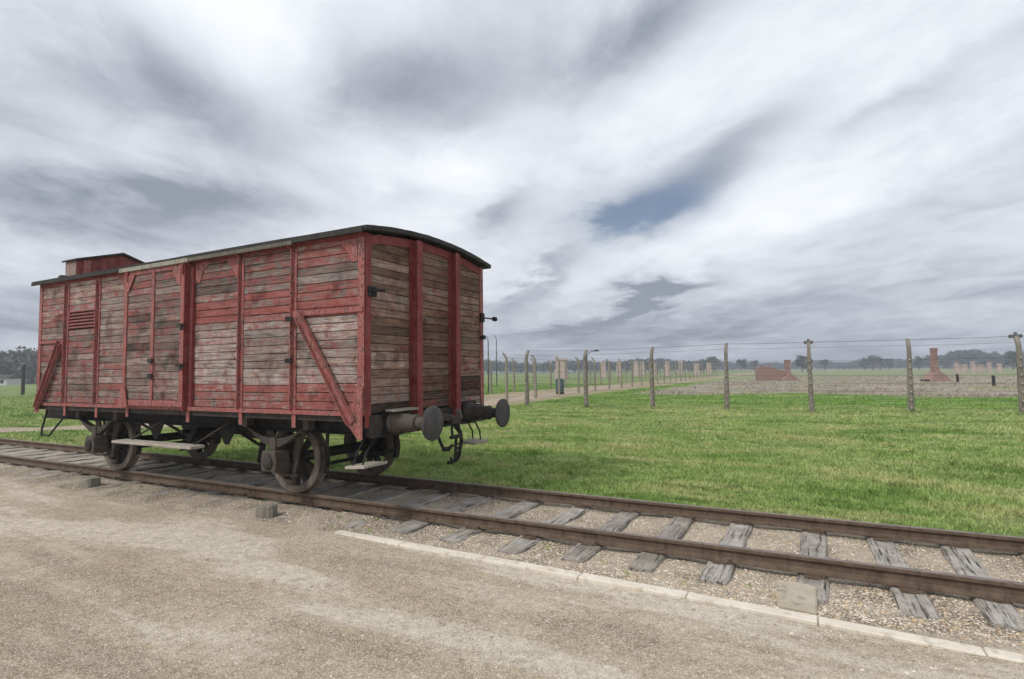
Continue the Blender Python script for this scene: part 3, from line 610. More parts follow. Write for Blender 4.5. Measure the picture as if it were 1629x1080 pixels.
# door frame channel to the right of the door: deep dark red recess with latches
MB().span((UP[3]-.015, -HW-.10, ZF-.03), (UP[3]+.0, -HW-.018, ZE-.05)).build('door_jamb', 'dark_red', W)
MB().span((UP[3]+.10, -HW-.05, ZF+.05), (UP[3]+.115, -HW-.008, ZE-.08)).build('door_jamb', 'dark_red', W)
for z in (2.36, 1.78): 
    MB().span((UP[3]-.14, DY-.056, z), (UP[3]+.05, DY-.032, z+.045)).span((UP[3]-.02, DY-.075, z-.05), (UP[3]+.02, DY-.057, z+.05)).build('latch', 'grimy_steel', W)
for z in (2.33, 1.80): MB().span((UP[1]-.09, -HW-.085, z), (UP[1]+.03, -HW-.066, z+.06)).build('latch', 'black_steel', W)
# door track below the eaves, with hangers
MB().span((-5.0, -HW-.125, ZE-.045), (-3.25, -HW-.085, ZE+.015)).build('door_track', 'track_strip', W); MB().span((-3.248, -HW-.123, ZE-.04), (-1.10, -HW-.085, ZE+.008)).build('door_track', 'track_dull', W)
for x in (-4.9, -4.1, -3.3, -2.2, -1.2): MB().bar((x, -HW-.12, ZE-.03), (x, -HW+.0, ZE-.11), .04, .012, (0, 1, 0)).build('track_bracket', 'dark_red', W)
MB().bar((DX1, DY-.035, ZE+.0), (DX1, DY-.035, ZE-.20), .05, .016).build('door_hanger', 'dark_red', W)
MB().bar((DX0+.06, DY-.035, ZE+.0), (DX0+.06, DY-.035, ZE-.20), .05, .016).build('door_hanger', 'dark_red', W)
# end walls
ew = MB().prism([(-HW+.03, ZF), (HW-.03, ZF)]+[(y, arc_z(y)-.03) for y in np.linspace(HW-.03, -HW+.03, 11)], -.05, -.02, 'yz').build('end_wall', 'black_steel', W)
fe = MB().prism([(-HW, ZF), (HW, ZF)]+[(y, arc_z(y)-.03) for y in np.linspace(HW, -HW, 11)], XL, XL+.03, 'yz').build('end_wall', 'dark_red', W)
EY = [-HW+.03, -.46, .46, HW-.03]
for bay in range(3):
    y0, y1 = EY[bay], EY[bay+1]; z = ZF+.01
    while z < ZC-.06:
        h = random.choice((.098, .105, .112)); zc = z+h/2; yy0, yy1 = y0, y1
        if zc+h/2 > ZE:                                    # shorten the boards under the curve of the roof
            lim = HW*math.sqrt(max(0, 1-(zc+h/2-ZE)/(ZC-ZE-.02))); yy0, yy1 = max(y0, -lim), min(y1, lim)
        if yy1-yy0 > .15:
            pale = random.random(); dark_lo = zc < 1.55
            c = (J(.34 if zc < 2.0 else .24, .2), J(.85 if pale > .86 else .58 if not dark_lo else .24, .2), J(.55 if pale > .86 else .88, .12))
            plank(ew, -.008+random.uniform(-.004,.004), (yy0+yy1)/2, zc, yy1-yy0-.01, h-.006, math.pi/2, c)
        z += h
for y in (-.46, .46):                                      # rolled-steel end stanchions
    m = MB(); zt = arc_z(y)-.03
    m.span((.012, y-.07, .99), (.026, y+.07, zt)); m.span((.026, y-.011, .99), (.125, y+.011, zt-.02)); m.span((.125, y-.055, .99), (.138, y+.055, zt-.02)); m.build('end_stanchion', 'dark_red', W)
for s_ in (-1, 1):
    MB().span((.010, s_*HW-s_*.10, ZF-.15), (.024, s_*HW-s_*.002, ZE)).build('corner_post', 'dark_red' if s_ < 0 else 'red_paint', W)
MB().prism([(y, arc_z(y)-.14) for y in np.linspace(-HW+.11, HW-.11, 13)]+[(y, arc_z(y)-.03) for y in np.linspace(HW-.11, -HW+.11, 13)], .009, .011+.012, 'yz').build('roof_arch', 'dark_red', W)
# roof
def roofpoly(hw, z0, z1, n=25, th=.058):
    ys = np.linspace(-hw, hw, n); f = lambda y: z0+(z1-z0)*(1-(y/hw)**2); return [(y, f(y)) for y in ys]+[(y, f(y)+th) for y in ys[::-1]]
m = MB(); poly = roofpoly(HW+.10, ZE-.0, ZC+.002); n = len(poly); xs = list(np.linspace(XL-.12, .12, 18)); 
for x in xs:
    for (y, z) in poly: m.v.append((x, y+random.uniform(-.004,.004), z+random.uniform(-.003,.003)))
for i in range(len(xs)-1):
    for k in range(n): m.f.append((i*n+k, i*n+(k+1)%n, (i+1)*n+(k+1)%n, (i+1)*n+k))
h_ = n//2
for base, sgn in ((0, 1), ((len(xs)-1)*n, -1)):
    for k in range(h_-1): q = (base+k, base+k+1, base+n-2-k, base+n-1-k); m.f.append(q if sgn > 0 else q[::-1])
rf = m.build('roof', 'roof_felt', W)
MB().span((XL-.1, -HW-.118, ZE-.022), (-.02+.1, -HW-.104, ZE+.036)).build('eaves_strip', 'roof_felt', rf)
MB().box((-7.3, -1.25, ZE+.11), (.12, .12, .10)).build('roof_vent', 'grimy_steel', rf, bevel=.02)
# brakeman's cabin at the far end, rising above the roof
bc = MB(); bw = .80; CX0, CX1 = XL-.46, XL-.03
bc.prism([(-bw, 1.2), (bw, 1.2), (bw, 3.92), (0, 4.16), (-bw, 3.92)], CX0, CX1, 'yz'); cab = bc.build('brake_cabin', 'dark_red', W)
m = MB(); m.prism([(-bw-.05, 3.905), (0, 4.165), (bw+.05, 3.905), (bw+.05, 3.94), (0, 4.205), (-bw-.05, 3.94)], CX0-.04, CX1+.05, 'yz'); m.build('cabin_roof', 'roof_felt', cab)
MB().span((CX0+.02, -bw-.014, 3.3), (CX1-.02, -bw-.002, 3.90)).build('cabin_board', 'plank_pale', cab)
MB().span((CX1+.002, -bw+.10, 3.3), (CX1+.024, -bw+.22, 3.93)).build('cabin_post', 'red_paint', cab)
for k, y in enumerate(np.arange(-.56, .78, .16)): MB().span((CX1+.002, y, 3.3), (CX1+.010+.004*(k % 2), y+.152, 4.10-.30*abs(y+.07))).build('cabin_board', 'dark_red', cab)
MB().span((XL-.50, -.83, 1.12), (XL-.02, .83, 1.199)).build('end_platform', 'black_steel', W)

# underframe
for s_ in (-1, 1):
    m = MB(); y = s_*1.0; m.span((XL-.55, y-.012, .885), (-.03, y+.012, 1.105)); m.span((XL-.55, y, .885), (-.03, y+s_*.07, .90)); m.span((XL-.55, y, 1.09), (-.03, y+s_*.07, 1.105)); m.build('sole_bar', 'black_steel', W)
for x in (-1.0, -2.6, -3.3, -4.5, -5.2, -6.8): MB().span((x-.05, -.98, .92), (x+.05, .98, 1.08)).build('cross_bar', 'black_steel', W)
hs = MB().span((-.03, -1.30, .90), (.03, 1.30, 1.155)).span((.0, -1.30, .895), (.09, 1.30, .91)).build('head_stock', 'grimy_steel', W)
MB().span((XL-.60, -.95, .90), (XL-.55, .95, 1.1)).build('head_stock', 'grimy_steel', W)
# wheels: tyre with flange, spokes and hub
XW = (-1.776, -6.239); RWH = .49
for x in XW:
    ws = empty('wheel_set', (x, 0, 0), W)
    MB().tube([(x, -1.1, RWH), (x, -.80, RWH), (x, .80, RWH), (x, 1.1, RWH)], [.05, .075, .075, .05], 14).build('axle', 'grimy_steel', ws, True)
    for s_ in (-1, 1):
        y = s_*.75
        pr = [(s_*.068, RWH-.10), (s_*.068, RWH-.008), (s_*.06, RWH-.001), (-s_*.030, RWH+.001), (-s_*.042, RWH+.026), (-s_*.062, RWH+.024), (-s_*.068, RWH-.0), (-s_*.068, RWH-.10), (s_*.068, RWH-.10)]
        wh = MB().lathe((x, y, RWH), pr, 'y', 56).build('tyre', 'wheel_steel', ws, False)
        for k in range(10):
            a = 2*math.pi*(k+.3)/10; d = Vector((math.cos(a), 0, math.sin(a))); c = Vector((x, y, RWH))
            MB().tube([c+d*.08, c+d*.2, c+d*.415], [.060, .050, .056], 8).build('spoke', 'grimy_steel', wh)
        MB().lathe((x, y, RWH), [(s_*.09, 0), (s_*.09, .10), (s_*.07, .15), (-s_*.07, .15), (-s_*.09, .10), (-s_*.09, 0)], 'y', 20).build('hub', 'grimy_steel', wh)
    for s_ in (-1, 1):                                    # axle guard, box, leaf spring
        y = s_*1.0; g = MB()
        for e in (-1, 1):
            g.prism([(x+e*.15, .30), (x+e*.20, .30), (x+e*.30, .70), (x+e*.42, .90), (x+e*.26, .90), (x+e*.16, .68)], y-.012-s_*.03, y+.012-s_*.03, 'xz')
        g.span((x-.24, y-.02-s_*.03, .27), (x+.24, y+.02-s_*.03, .30)); g.build('axle_guard', 'dusty_steel', W)
        bx = MB(); bx.prism([(x-.135, .36), (x+.135, .36), (x+.15, .5), (x+.12, .64), (x-.12, .64), (x-.15, .5)], y+s_*.02, y+s_*.26, 'xz'); ab = bx.build('axle_box', 'dusty_steel', W, bevel=.015)
        MB().lathe((x, y+s_*.26, .49), [(0, .10), (s_*.02, .095), (s_*.035, .06), (s_*.035, 0)], 'y', 16).build('box_cover', 'grimy_steel', ab)
        sp = empty('leaf_spring', (x, y+s_*.13, .64), W)
        for k in range(8):
            hl = .56-.058*k; zb = .69+.014*(7-k); pts = []; lf = MB()
            tt = np.linspace(-1, 1, 13); f = lambda u: zb+.155*(u/.56)**2
            low = [(x+u*hl, f(u*hl)) for u in tt]; lf.prism(low+[(p, z+.0125) for p, z in low[::-1]], y+s_*.13-.045, y+s_*.13+.045, 'xz'); lf.build('leaf', 'dusty_steel' if k % 2 else 'grimy_steel', sp)
        MB().span((x-.055, y+s_*.13-.06, .635), (x+.055, y+s_*.13+.06, .81)).build('spring_buckle', 'dusty_steel', sp)
        for e in (-1, 1):
            MB().tube([(x+e*.56, y+s_*.13, .93), (x+e*.60, y+s_*.13, 1.03)], .02, 8).span((x+e*.60-.05, y+s_*.05, .93), (x+e*.60+.05, y+s_*.17, 1.06)).build('spring_hanger', 'dusty_steel', W)
    for e in (-1, 1):                                     # brake blocks on both sides of each wheel
        for s_ in (-1, 1):
            m = MB(); pts = [(x+e*(RWH+.012)*math.cos(a), RWH+(RWH+.012)*math.sin(a)) for a in np.linspace(-.36, .36, 7)]; po = [(x+e*(RWH+.075)*math.cos(a), RWH+(RWH+.075)*math.sin(a)) for a in np.linspace(.34, -.34, 7)]
            m.prism(pts+po, s_*.75-.045, s_*.75+.045, 'xz'); bk = m.build('brake_block', 'grimy_steel', W)
            MB().bar((x+e*(RWH+.05), s_*.75, RWH), (x+e*(RWH-.02+.1), s_*.75, .98), .05, .02).build('brake_hanger', 'grimy_steel', bk)
        MB().tube([(x+e*(RWH+.06), -.78, RWH-.06), (x+e*(RWH+.06), .78, RWH-.06)], .025, 8).build('brake_beam', 'black_steel', W)
# brake rigging
for y, z in ((-.18, .62), (.22, .66)): MB().tube([(XW[1]+.6, y, z-.1), (-4.4, y, z+.06), (-3.5, y, z+.06), (XW[0]-.6, y, z-.1)], .02, 8).build('brake_rod', 'black_steel', W)
MB().tube([(-4.0, -1.05, .78), (-4.0, 1.05, .78)], .032, 10).build('brake_shaft', 'black_steel', W)
for x in (-4.0, -3.1, -4.9): MB().prism([(x-.22, .89), (x+.22, .89), (x+.04, .62), (x-.04, .62)], -.93, -.91, 'xz').build('brake_hanger', 'black_steel', W)
MB().lathe((-3.2, -.3, .80), [(-.28, 0), (-.28, .15), (-.24, .165), (.24, .165), (.28, .15), (.28, 0)], 'x', 20).build('brake_cylinder', 'black_steel', W, True)
MB().lathe((-4.9, .35, .78), [(-.42, 0), (-.42, .13), (-.38, .15), (.38, .15), (.42, .13), (.42, 0)], 'x', 20).build('air_tank', 'black_steel', W, True)
for x in (-5.4, -4.6, -3.0, -2.5): MB().bar((x, -.95, .9), (x+.16, -.5, .55), .05, .02).build('brake_lever', 'black_steel', W)
MB().bar((-2.75, -.5, .95), (-2.9, -.5, .30), .10, .03).build('brake_lever', 'black_steel', W)
MB().tube([(XL+.1, .1, .95), (-6.0, .1, .85), (-2.0, .1, .85), (.1, .12, .93)], .028, 8).build('train_pipe', 'black_steel', W)
# long running board under the door
rb = MB().span((-4.80, -1.64, .645), (-2.86, -1.42, .685)).build('running_board', 'step_wood', W, bevel=.006)
for x in (-4.6, -3.05): MB().tube([(x+.35, -1.06, 1.0), (x+.32, -1.15, .98), (x+.02, -1.44, .70), (x, -1.5, .632), (x, -1.66, .632)], .014, 7).build('board_bracket', 'grimy_steel', rb)
# corner steps at the near end, and the iron stirrup at the far end
for s_, x0, x1 in ((-1, -.30, .02), (1, -.28, .12)):
    st = MB(); M_ = Matrix.Rotation(R(-5 if s_ < 0 else 2), 3, 'Y'); st.box(((x0+x1)/2+(.05 if s_ < 0 else 0), s_*1.22, .56), (.30, .42, .035), M_); st = st.build('corner_step', 'step_wood', W, bevel=.005)
    for x in (-.16, -.02): MB().tube([(x, s_*1.12, .92), (x, s_*1.30, .72), (x-.02, s_*1.36, .535), (x-.02, s_*1.1, .532)], .013, 7).build('step_iron', 'black_steel', st)
MB().tube([(-7.62, -1.28, 1.10), (-7.62, -1.36, .72), (-7.58, -1.38, .62), (-7.30, -1.38, .62), (-7.24, -1.37, .68), (-6.86, -1.28, 1.08)], .016, 7).build('stirrup_step', 'black_steel', W)
# buffers
for s_ in (-1, 1):
    y = s_*.875
    bf = MB().span((.03, y-.19, .88), (.055, y+.19, 1.22)).build('buffer', 'black_steel', W)
    MB().lathe((.055, y, 1.05), [(0, .16), (.02, .155), (.05, .118), (.30, .098), (.33, .105), (.36, .105), (.36, .0)], 'x', 24).build('buffer_housing', 'dusty_steel' if s_ < 0 else 'grimy_steel', bf, True)
    MB().lathe((.40, y, 1.05), [(0, .075), (.20, .07)], 'x', 20).build('plunger', 'dusty_steel' if s_ < 0 else 'grimy_steel', bf, True)
    dome = .035 if s_ < 0 else .005
    MB().lathe((.60, y, 1.05), [(0, .0), (0, .07), (.015, .16), (.02, .207), (.04, .211), (.052, .197)]+[(.052+dome*(1-(r/.197)**2), r) for r in (.16, .1, .04, .0)], 'x', 32).build('buffer_head', 'buffer_steel', bf, True)
MB().span((.03, -1.05, 1.19), (.20, -.58, 1.215)).build('shunter_plate', 'track_strip', W)
# draw hook, screw coupling and brake hose
hk = MB(); hk.prism([(.09, 1.00), (.30, 1.0), (.36, .96), (.44, .97), (.48, 1.04), (.46, 1.13), (.41, 1.16), (.40, 1.12), (.425, 1.06), (.39, 1.03), (.34, 1.07), (.09, 1.10)], -.03, .03, 'xz'); hk.lathe((.03, 0, 1.05), [(0, .13), (.03, .13), (.06, .08), (.06, 0)], 'x', 16); hk.build('draw_hook', 'dusty_steel', W)
cp = MB().tube([(.37, -.085, 1.02), (.38, -.09, .90), (.39, -.085, .79)], .017, 8).tube([(.37, .085, 1.02), (.38, .09, .90), (.39, .085, .79)], .017, 8).build('coupling', 'black_steel', W)
MB().tube([(.39, -.13, .79), (.39, .13, .79)], .026, 8).tube([(.39, -.0, .80), (.38, .0, .62), (.37, 0, .46)], .021, 8).build('coupling_screw', 'black_steel', cp)
MB().tube([(.38, -.24, .655), (.38, .10, .685)], .013, 7).lathe((.38, -.24, .65), [(-.04, 0), (-.04, .03), (.04, .03), (.04, 0)], 'y', 10).build('coupling_handle', 'black_steel', cp)
MB().tube([(.37, -.09, .47)]+[(.36, .02+.13*math.cos(a), .58-.13*math.sin(a)) for a in np.linspace(2.6, .2, 8)], .016, 8).build('coupling_shackle', 'black_steel', cp)
MB().tube([(.06, .20, .95), (.12, .22, .96), (.22, .25, .93), (.29, .27, .82), (.31, .265, .70), (.30, .22, .56), (.30, .12, .46), (.30, .02, .43), (.30, -.06, .44)], [.026]*3+[.024]*6, 9).build('brake_hose', 'black_steel', W, True)
MB().tube([(.06, -.22, .95), (.14, -.24, .95), (.24, -.25, .88), (.28, -.22, .74), (.27, -.12, .62), (.26, .0, .60), (.27, .08, .66)], .022, 9).build('brake_hose', 'black_steel', W, True)
MB().tube([(.10, .36, .90), (.22, .36, .78), (.26, .30, .62), (.24, .22, .58)], .014, 7).build('safety_chain', 'black_steel', W)
# lamp brackets on the end wall corners
lb = MB().span((.024, -1.33, 2.58), (.05, -1.20, 2.70)).build('lamp_bracket', 'black_steel', W); MB().tube([(.05, -1.27, 2.64), (.10, -1.24, 2.66), (.10, -1.12, 2.67)], .02, 7).build('bracket_arm', 'black_steel', lb)
lb = MB().span((.024, 1.26, 2.46), (.055, 1.36, 2.60)).build('lamp_bracket', 'black_steel', W); MB().tube([(.05, 1.31, 2.52), (.05, 1.40, 2.53), (.05, 1.66, 2.535)], .012, 7).lathe((.05, 1.66, 2.535), [(0, 0), (0, .038), (.07, .038), (.07, 0)], 'y', 10).build('bracket_arm', 'black_steel', lb)
MB().span((.024, 1.27, 2.18), (.07, 1.36, 2.24)).build('lamp_bracket', 'black_steel', W)

# ------------------------------------------------------------------ fences
def post_mesh(h, w0, w1, mat, bend=.24, seed=0):        # tapered concrete post with a hooked head leaning to +Y
    rr = random.Random(seed); m = MB(); pts = [(0, -.35), (0, 0), (0, .8), (0, 1.6), (0, h-.40)]
    for a in np.linspace(.15, 1, 6): pts.append((bend*a**1.4, h-.40+.40*a*(1-.10*a)))
    n = len(pts); c = .7
    for i, (dy, z) in enumerate(pts):
        w = (w0+(w1-w0)*min(1, max(0, z/h)))/2; k = pts[min(i+1, n-1)]; p = pts[max(i-1, 0)]; t = math.atan2(k[0]-p[0], k[1]-p[1])
        for (a, b2) in ((-c,-1),(c,-1),(1,-c),(1,c),(c,1),(-c,1),(-1,c),(-1,-c)):
            q = b2*w; m.v.append((a*w+rr.uniform(-.004,.004), dy+q*math.cos(t), z-q*math.sin(t)))
    for i in range(n-1):
        for k in range(8): m.f.append((i*8+k, i*8+(k+1)%8, i*8+8+(k+1)%8, i*8+8+k))
    m.f.append(tuple((n-1)*8+k for k in range(8))); m.f.append(tuple(range(7,-1,-1)))
    return m.mesh('post', mat)
INS = MB().lathe((0, 0, 0), [(0, 0), (0, .02), (-.03, .035), (-.045, .02), (-.07, .032), (-.085, 0)], 'y', 8).mesh('insulator', 'porcelain')
WZ = [.25, .55, .85, 1.15, 1.45, 1.75, 2.05]
def fence(name, label, posts, h, mat, w0=.20, w1=.125, ins=True, heads=(), axis='x', jit=.04, wires=True, bend=.24, rw=.005):
    p0 = posts[0]; f = tag(empty(name, (p0[0], p0[1], gz(*p0))), label, 'fence', 'concrete post and wire fences')
    ms = [post_mesh(h, w0, w1, mat, bend, s) for s in range(3)]; hs_ = []
    for i, (x, y) in enumerate(posts):
        o = link(bpy.data.objects.new('post', ms[i % 3]), f, (x, y, gz(x, y))); hh = random.uniform(-jit, jit); o.location.z += hh-.02; o.rotation_euler = (random.uniform(-.012,.012), random.uniform(-.02,.02), 0 if axis == 'x' else math.pi/2); hs_.append(gz(x, y)+hh)
        if ins:
            for z in WZ:
                q = link(bpy.data.objects.new('insulator', INS), o); q.location = (0, -(w0+(w1-w0)*z/h)/2, z); q.rotation_euler = (0, 0, 0)
        if i in heads:
            hd = MB().span((-.17, bend-.10, h-.10), (.17, bend+.14, h+.02)).span((-.05, bend-.03, h+.02), (.05, bend+.05, h+.10)).build('lamp_head', 'lamp_steel', o, bevel=.02); hd.location = (0, 0, 0)
    if wires:
        for z in WZ+[h-.28, h-.06]:
            m = MB(); off = -.12 if z < h-.5 else (bend*.55 if z < h-.2 else bend); pts = []
            for i in range(len(posts)):
                a = Vector((posts[i][0]+(0 if axis == 'x' else -off), posts[i][1]+(off if axis == 'x' else 0), hs_[i]+z)); pts.append(a)
                if i < len(posts)-1:
                    c = Vector((posts[i+1][0]+(0 if axis == 'x' else -off), posts[i+1][1]+(off if axis == 'x' else 0), hs_[i+1]+z))
                    for t in (.33, .67): pts.append(a.lerp(c, t)-Vector((0, 0, random.uniform(.008, .02))))
            m.tube(pts, rw if z < h-.1 else rw*1.5, 4, False).build('wire', 'wire', f)
fence('wire_fence', 'weathered concrete post and wire fence across the grass parallel to the rails', [(x, 19.2) for x in (-7.99, -4.81, -1.63, 1.55, 4.75, 8.04, 11.24, 14.5, 17.8)], 2.86, 'post_concrete', heads=(4, 6))
fence('wire_fence', 'fence of pale slim concrete posts running away along the near edge of the sandy track', [(-11.2+.0*k-.022*4.2*k, 23.0+4.2*k) for k in range(26)], 2.9, 'post_concrete_pale', .16, .11, ins=False, axis='y', wires=True, rw=.004)
fence('wire_fence', 'second fence of pale concrete posts on the field side of the sandy track', [(-17.4-.03*4.2*k, 24.0+4.2*k) for k in range(26)], 2.9, 'post_concrete_pale', .16, .11, ins=False, axis='y', rw=.004)
p = ground_at(37, 77); q = ground_at(29, 81)
fence('wire_fence', 'short stretch of dark fence posts on the lawn left of the wagon', [(p.x, p.y), (q.x-1.2, q.y+1)], 3.2, 'grimy_steel', .22, .16, ins=False, bend=.1)

# ------------------------------------------------------------------ lamps, bin
def lamp_post(pos, h, reach, side, label, shade=True):
    e = tag(empty('lamp_post', pos), label, 'lamp post'); d = Vector(side).normalized(); P = Vector(pos)
    pts = [P+Vector((0,0,-.3)), P+Vector((0,0,h-.55))]+[P+Vector((0,0,h-.55))+d*reach*(1-math.cos(a))+Vector((0,0,.55*math.sin(a))) for a in np.linspace(.2, math.pi/2, 7)]
    MB().tube(pts, [.06, .05]+[.035]*7, 8).build('pole', 'lamp_steel', e, True)
    if shade:
        c = pts[-1]; MB().lathe(c, [(.10, .03), (.08, .06), (.04, .16), (-.05, .27), (-.06, .26), (.0, .12), (.03, .0)], 'z', 16).build('lamp_shade', 'black_steel', e, True)
p = ground_at(934, 50, -.16); lamp_post(p, 3.55, .85, (_rt.x, _rt.y, 0), 'lamp post with dark dish shade on a bent arm behind the wire fence')
p = ground_at(777, 46, -.16); lamp_post(p, 4.8, .4, (-_rt.x, -_rt.y, 0), 'thin bare goose-neck pole beside the far side of the wagon', False)
p = ground_at(790, 62, -.16); lamp_post(p, 5.8, .3, (-_rt.x, -_rt.y, 0), 'taller goose-neck pole farther off past the wagon buffer', False)
bp = Vector((-12.0, 33.0, float(gz(-12.0, 33.0))))
be = tag(empty('litter_bin', bp), 'dark teal litter bin on the sandy track between the fences', 'bin')
MB().lathe(bp+Vector((0,0,0)), [(.16, 0), (.16, .29), (.18, .30), (1.0, .33), (1.02, .30)], 'z', 18).build('bin_body', 'bin_teal', be, True)
MB().lathe(bp, [(1.02, .34), (1.08, .34), (1.17, .22), (1.2, 0)], 'z', 18).build('bin_lid', 'bin_teal', be, True)
MB().lathe(bp, [(-.05, .0), (-.05, .31), (.16, .31), (.16, 0)], 'z', 18).build('bin_base', 'black_steel', be)

# ------------------------------------------------------------------ brick ruins of the barracks
def chimney(u, dist, h, w, label, mat='brick_ruin', base=True, group='brick chimney ruins in the field'):
    p = ground_at(u, dist, -.2); e = tag(empty('brick_chimney', p), label, 'chimney ruin', group); rr = random.Random(int(u)); a = rr.uniform(0, .5)
    M = Matrix.Rotation(a, 3, 'Z')
    m = MB(); zs = [0, h*.45, h*.47, h*.9, h*.92, h]; wd = [w*1.25, w*1.1, w, w*.95, w*1.1, w*1.05]
    for z, k in zip(zs, wd):
        for (s1, s2) in ((-1,-1),(1,-1),(1,1),(-1,1)): m.v.append(tuple(M @ Vector((s1*k/2+rr.uniform(-.03,.03), s2*k/2+rr.uniform(-.03,.03), z))+p))
    for i in range(5):
        for k in range(4): m.f.append((i*4+k, i*4+(k+1)%4, i*4+4+(k+1)%4, i*4+4+k))
    m.f.append((20,21,22,23)); m.build('stack', mat, e)
    if base:
        m = MB(); n = 9; L = 2.9; right = Vector((_rt.x, _rt.y, 0)).normalized(); fwd = Vector((_fw.x, _fw.y, 0)).normalized()
        prof = []
        for k in range(n+1): prof.append((L*(k/n-.42), max(.05, h*.42*(1-abs(k/n-.42)*1.75)+rr.uniform(-.12, .12))))
        for d in (-.7, .7):
            for (s1, z) in prof: m.v.append(tuple(p+right*s1+fwd*d+Vector((0,0,z*.85))))
            for (s1, z) in prof: m.v.append(tuple(p+right*s1+fwd*d*1.3+Vector((0,0,0))))
        q = n+1
        for i in range(n): m.f += [(i, i+1, 2*q+i+1, 2*q+i), (q+i, q+i+1, i+1, i), (2*q+i, 2*q+i+1, 3*q+i+1, 3*q+i)]
        m.build('rubble_base', mat, e)
chimney(1487, 83, 4.0, .52, 'tall lone brick chimney with stepped rubble base in the field')
chimney(1253, 88, 3.0, .6, 'short brick chimney standing at the end of the broken brick wall')
def ruin_wall(u0, u1, dist, h, label):
    a, c = ground_at(u0, dist, -.2), ground_at(u1, dist+1, -.2); rr = random.Random(3); e = tag(empty('brick_wall_ruin', a), label, 'ruin'); d = c-a; L = d.length; d.normalize(); nrm = Vector((-d.y, d.x, 0)); n = int(L/.25); m = MB()
    tops = [h*(.82+.14*math.sin(k*.35)+rr.uniform(-.07,.07)) for k in range(n+1)]; tops[0] *= .8; tops[-1] *= .45; tops[-2] *= .6
    for s_ in (0, .5):
        for k in range(n+1): m.v.append(tuple(a+d*(L*k/n)+nrm*(s_+rr.uniform(-.02,.02))+Vector((0,0,tops[k]))))
        for k in range(n+1): m.v.append(tuple(a+d*(L*k/n)+nrm*s_))
    q = n+1
    for i in range(n): m.f += [(i, i+1, q+i+1, q+i), (2*q+i, 3*q+i, 3*q+i+1, 2*q+i+1), (i, 2*q+i, 2*q+i+1, i+1)]
    m.f += [(0, q, 3*q, 2*q), (n, 2*q+n, 3*q+n, q+n)]
    m.build('wall', 'brick_ruin', e)
ruin_wall(1202, 1258, 87, 2.25, 'long low broken brick wall in the dead grass beyond the fence')
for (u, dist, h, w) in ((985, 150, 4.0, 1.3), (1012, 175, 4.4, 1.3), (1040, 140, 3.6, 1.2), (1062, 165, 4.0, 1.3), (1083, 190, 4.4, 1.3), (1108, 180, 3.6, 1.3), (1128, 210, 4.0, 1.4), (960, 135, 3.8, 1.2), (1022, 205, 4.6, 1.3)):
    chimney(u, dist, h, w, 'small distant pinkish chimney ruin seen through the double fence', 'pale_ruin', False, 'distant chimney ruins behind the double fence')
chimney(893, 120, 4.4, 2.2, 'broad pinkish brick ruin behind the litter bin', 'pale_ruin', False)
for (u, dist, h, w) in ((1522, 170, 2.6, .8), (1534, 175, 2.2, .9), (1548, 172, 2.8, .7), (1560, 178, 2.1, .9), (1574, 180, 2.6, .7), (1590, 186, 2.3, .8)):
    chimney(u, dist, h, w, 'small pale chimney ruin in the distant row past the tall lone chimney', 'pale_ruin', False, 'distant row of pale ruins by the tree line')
for u, lab in ((1522, 'dark low stake in the field near the tall lone chimney'), (1579, 'dark low stake in the field farther from the tall lone chimney')):
    p = ground_at(u, 78 if u < 1550 else 66, -.17); st = MB(); st.tube([p+Vector((0,0,-.2)), p+Vector((.02,0,.5)), p+Vector((0,0,.85))], [.14, .13, .11], 7); st.lathe(p+Vector((0,0,.85)), [(0,.13),(.06,.15),(.1,0)], 'z', 7); tag(st.build('stake', 'black_steel'), lab, 'stake')

# rank dead growth over the foundations beyond the lawn
def deadgrowth():
    n = 60000; u = rng.uniform(-52, 52, n); r = np.exp(rng.uniform(math.log(40), math.log(130), n)); a = YAW+np.radians(u); x = CAM.x+r*np.sin(a); y = CAM.y+r*np.cos(a)
    ok = (x > -8.5+.03*y) & (y > 36+3*np.sin(x*.4)); x, y, r = x[ok], y[ok], r[ok]; n = len(x); z = gz(x, y)
    h = (.06+.16*rng.random(n)**2)*(1+.5*np.sin(x*.35)*np.sin(y*.5)); w = .0011*r*(.6+rng.random(n)); la = rng.uniform(0, 6.283, n); ang = rng.uniform(0, 6.283, n); V = np.empty((n, 3, 3))
    keep = (np.sin(y*.55+1.4*np.sin(x*.11))+np.sin(x*.31+y*.13)+rng.normal(0, .6, n)) > -.5; x, y, z, h, w, la, ang = (q[keep] for q in (x, y, z, h, w, la, ang)); n = len(x); V = np.empty((n, 3, 3))
    V[:,0] = np.stack([x-np.cos(ang)*w, y-np.sin(ang)*w, z-.02], 1); V[:,1] = np.stack([x+np.cos(ang)*w, y+np.sin(ang)*w, z-.02], 1); V[:,2] = np.stack([x+np.cos(la)*h*.5, y+np.sin(la)*h*.5, z+h], 1)
    return npmesh('dead_grass', V.reshape(-1,3), np.arange(n*3).reshape(-1,3), 'leaf_dead')
tag(link(deadgrowth()), 'brown dead grass and weeds over the old foundations beyond the lawn', 'dead grass', kind='stuff')

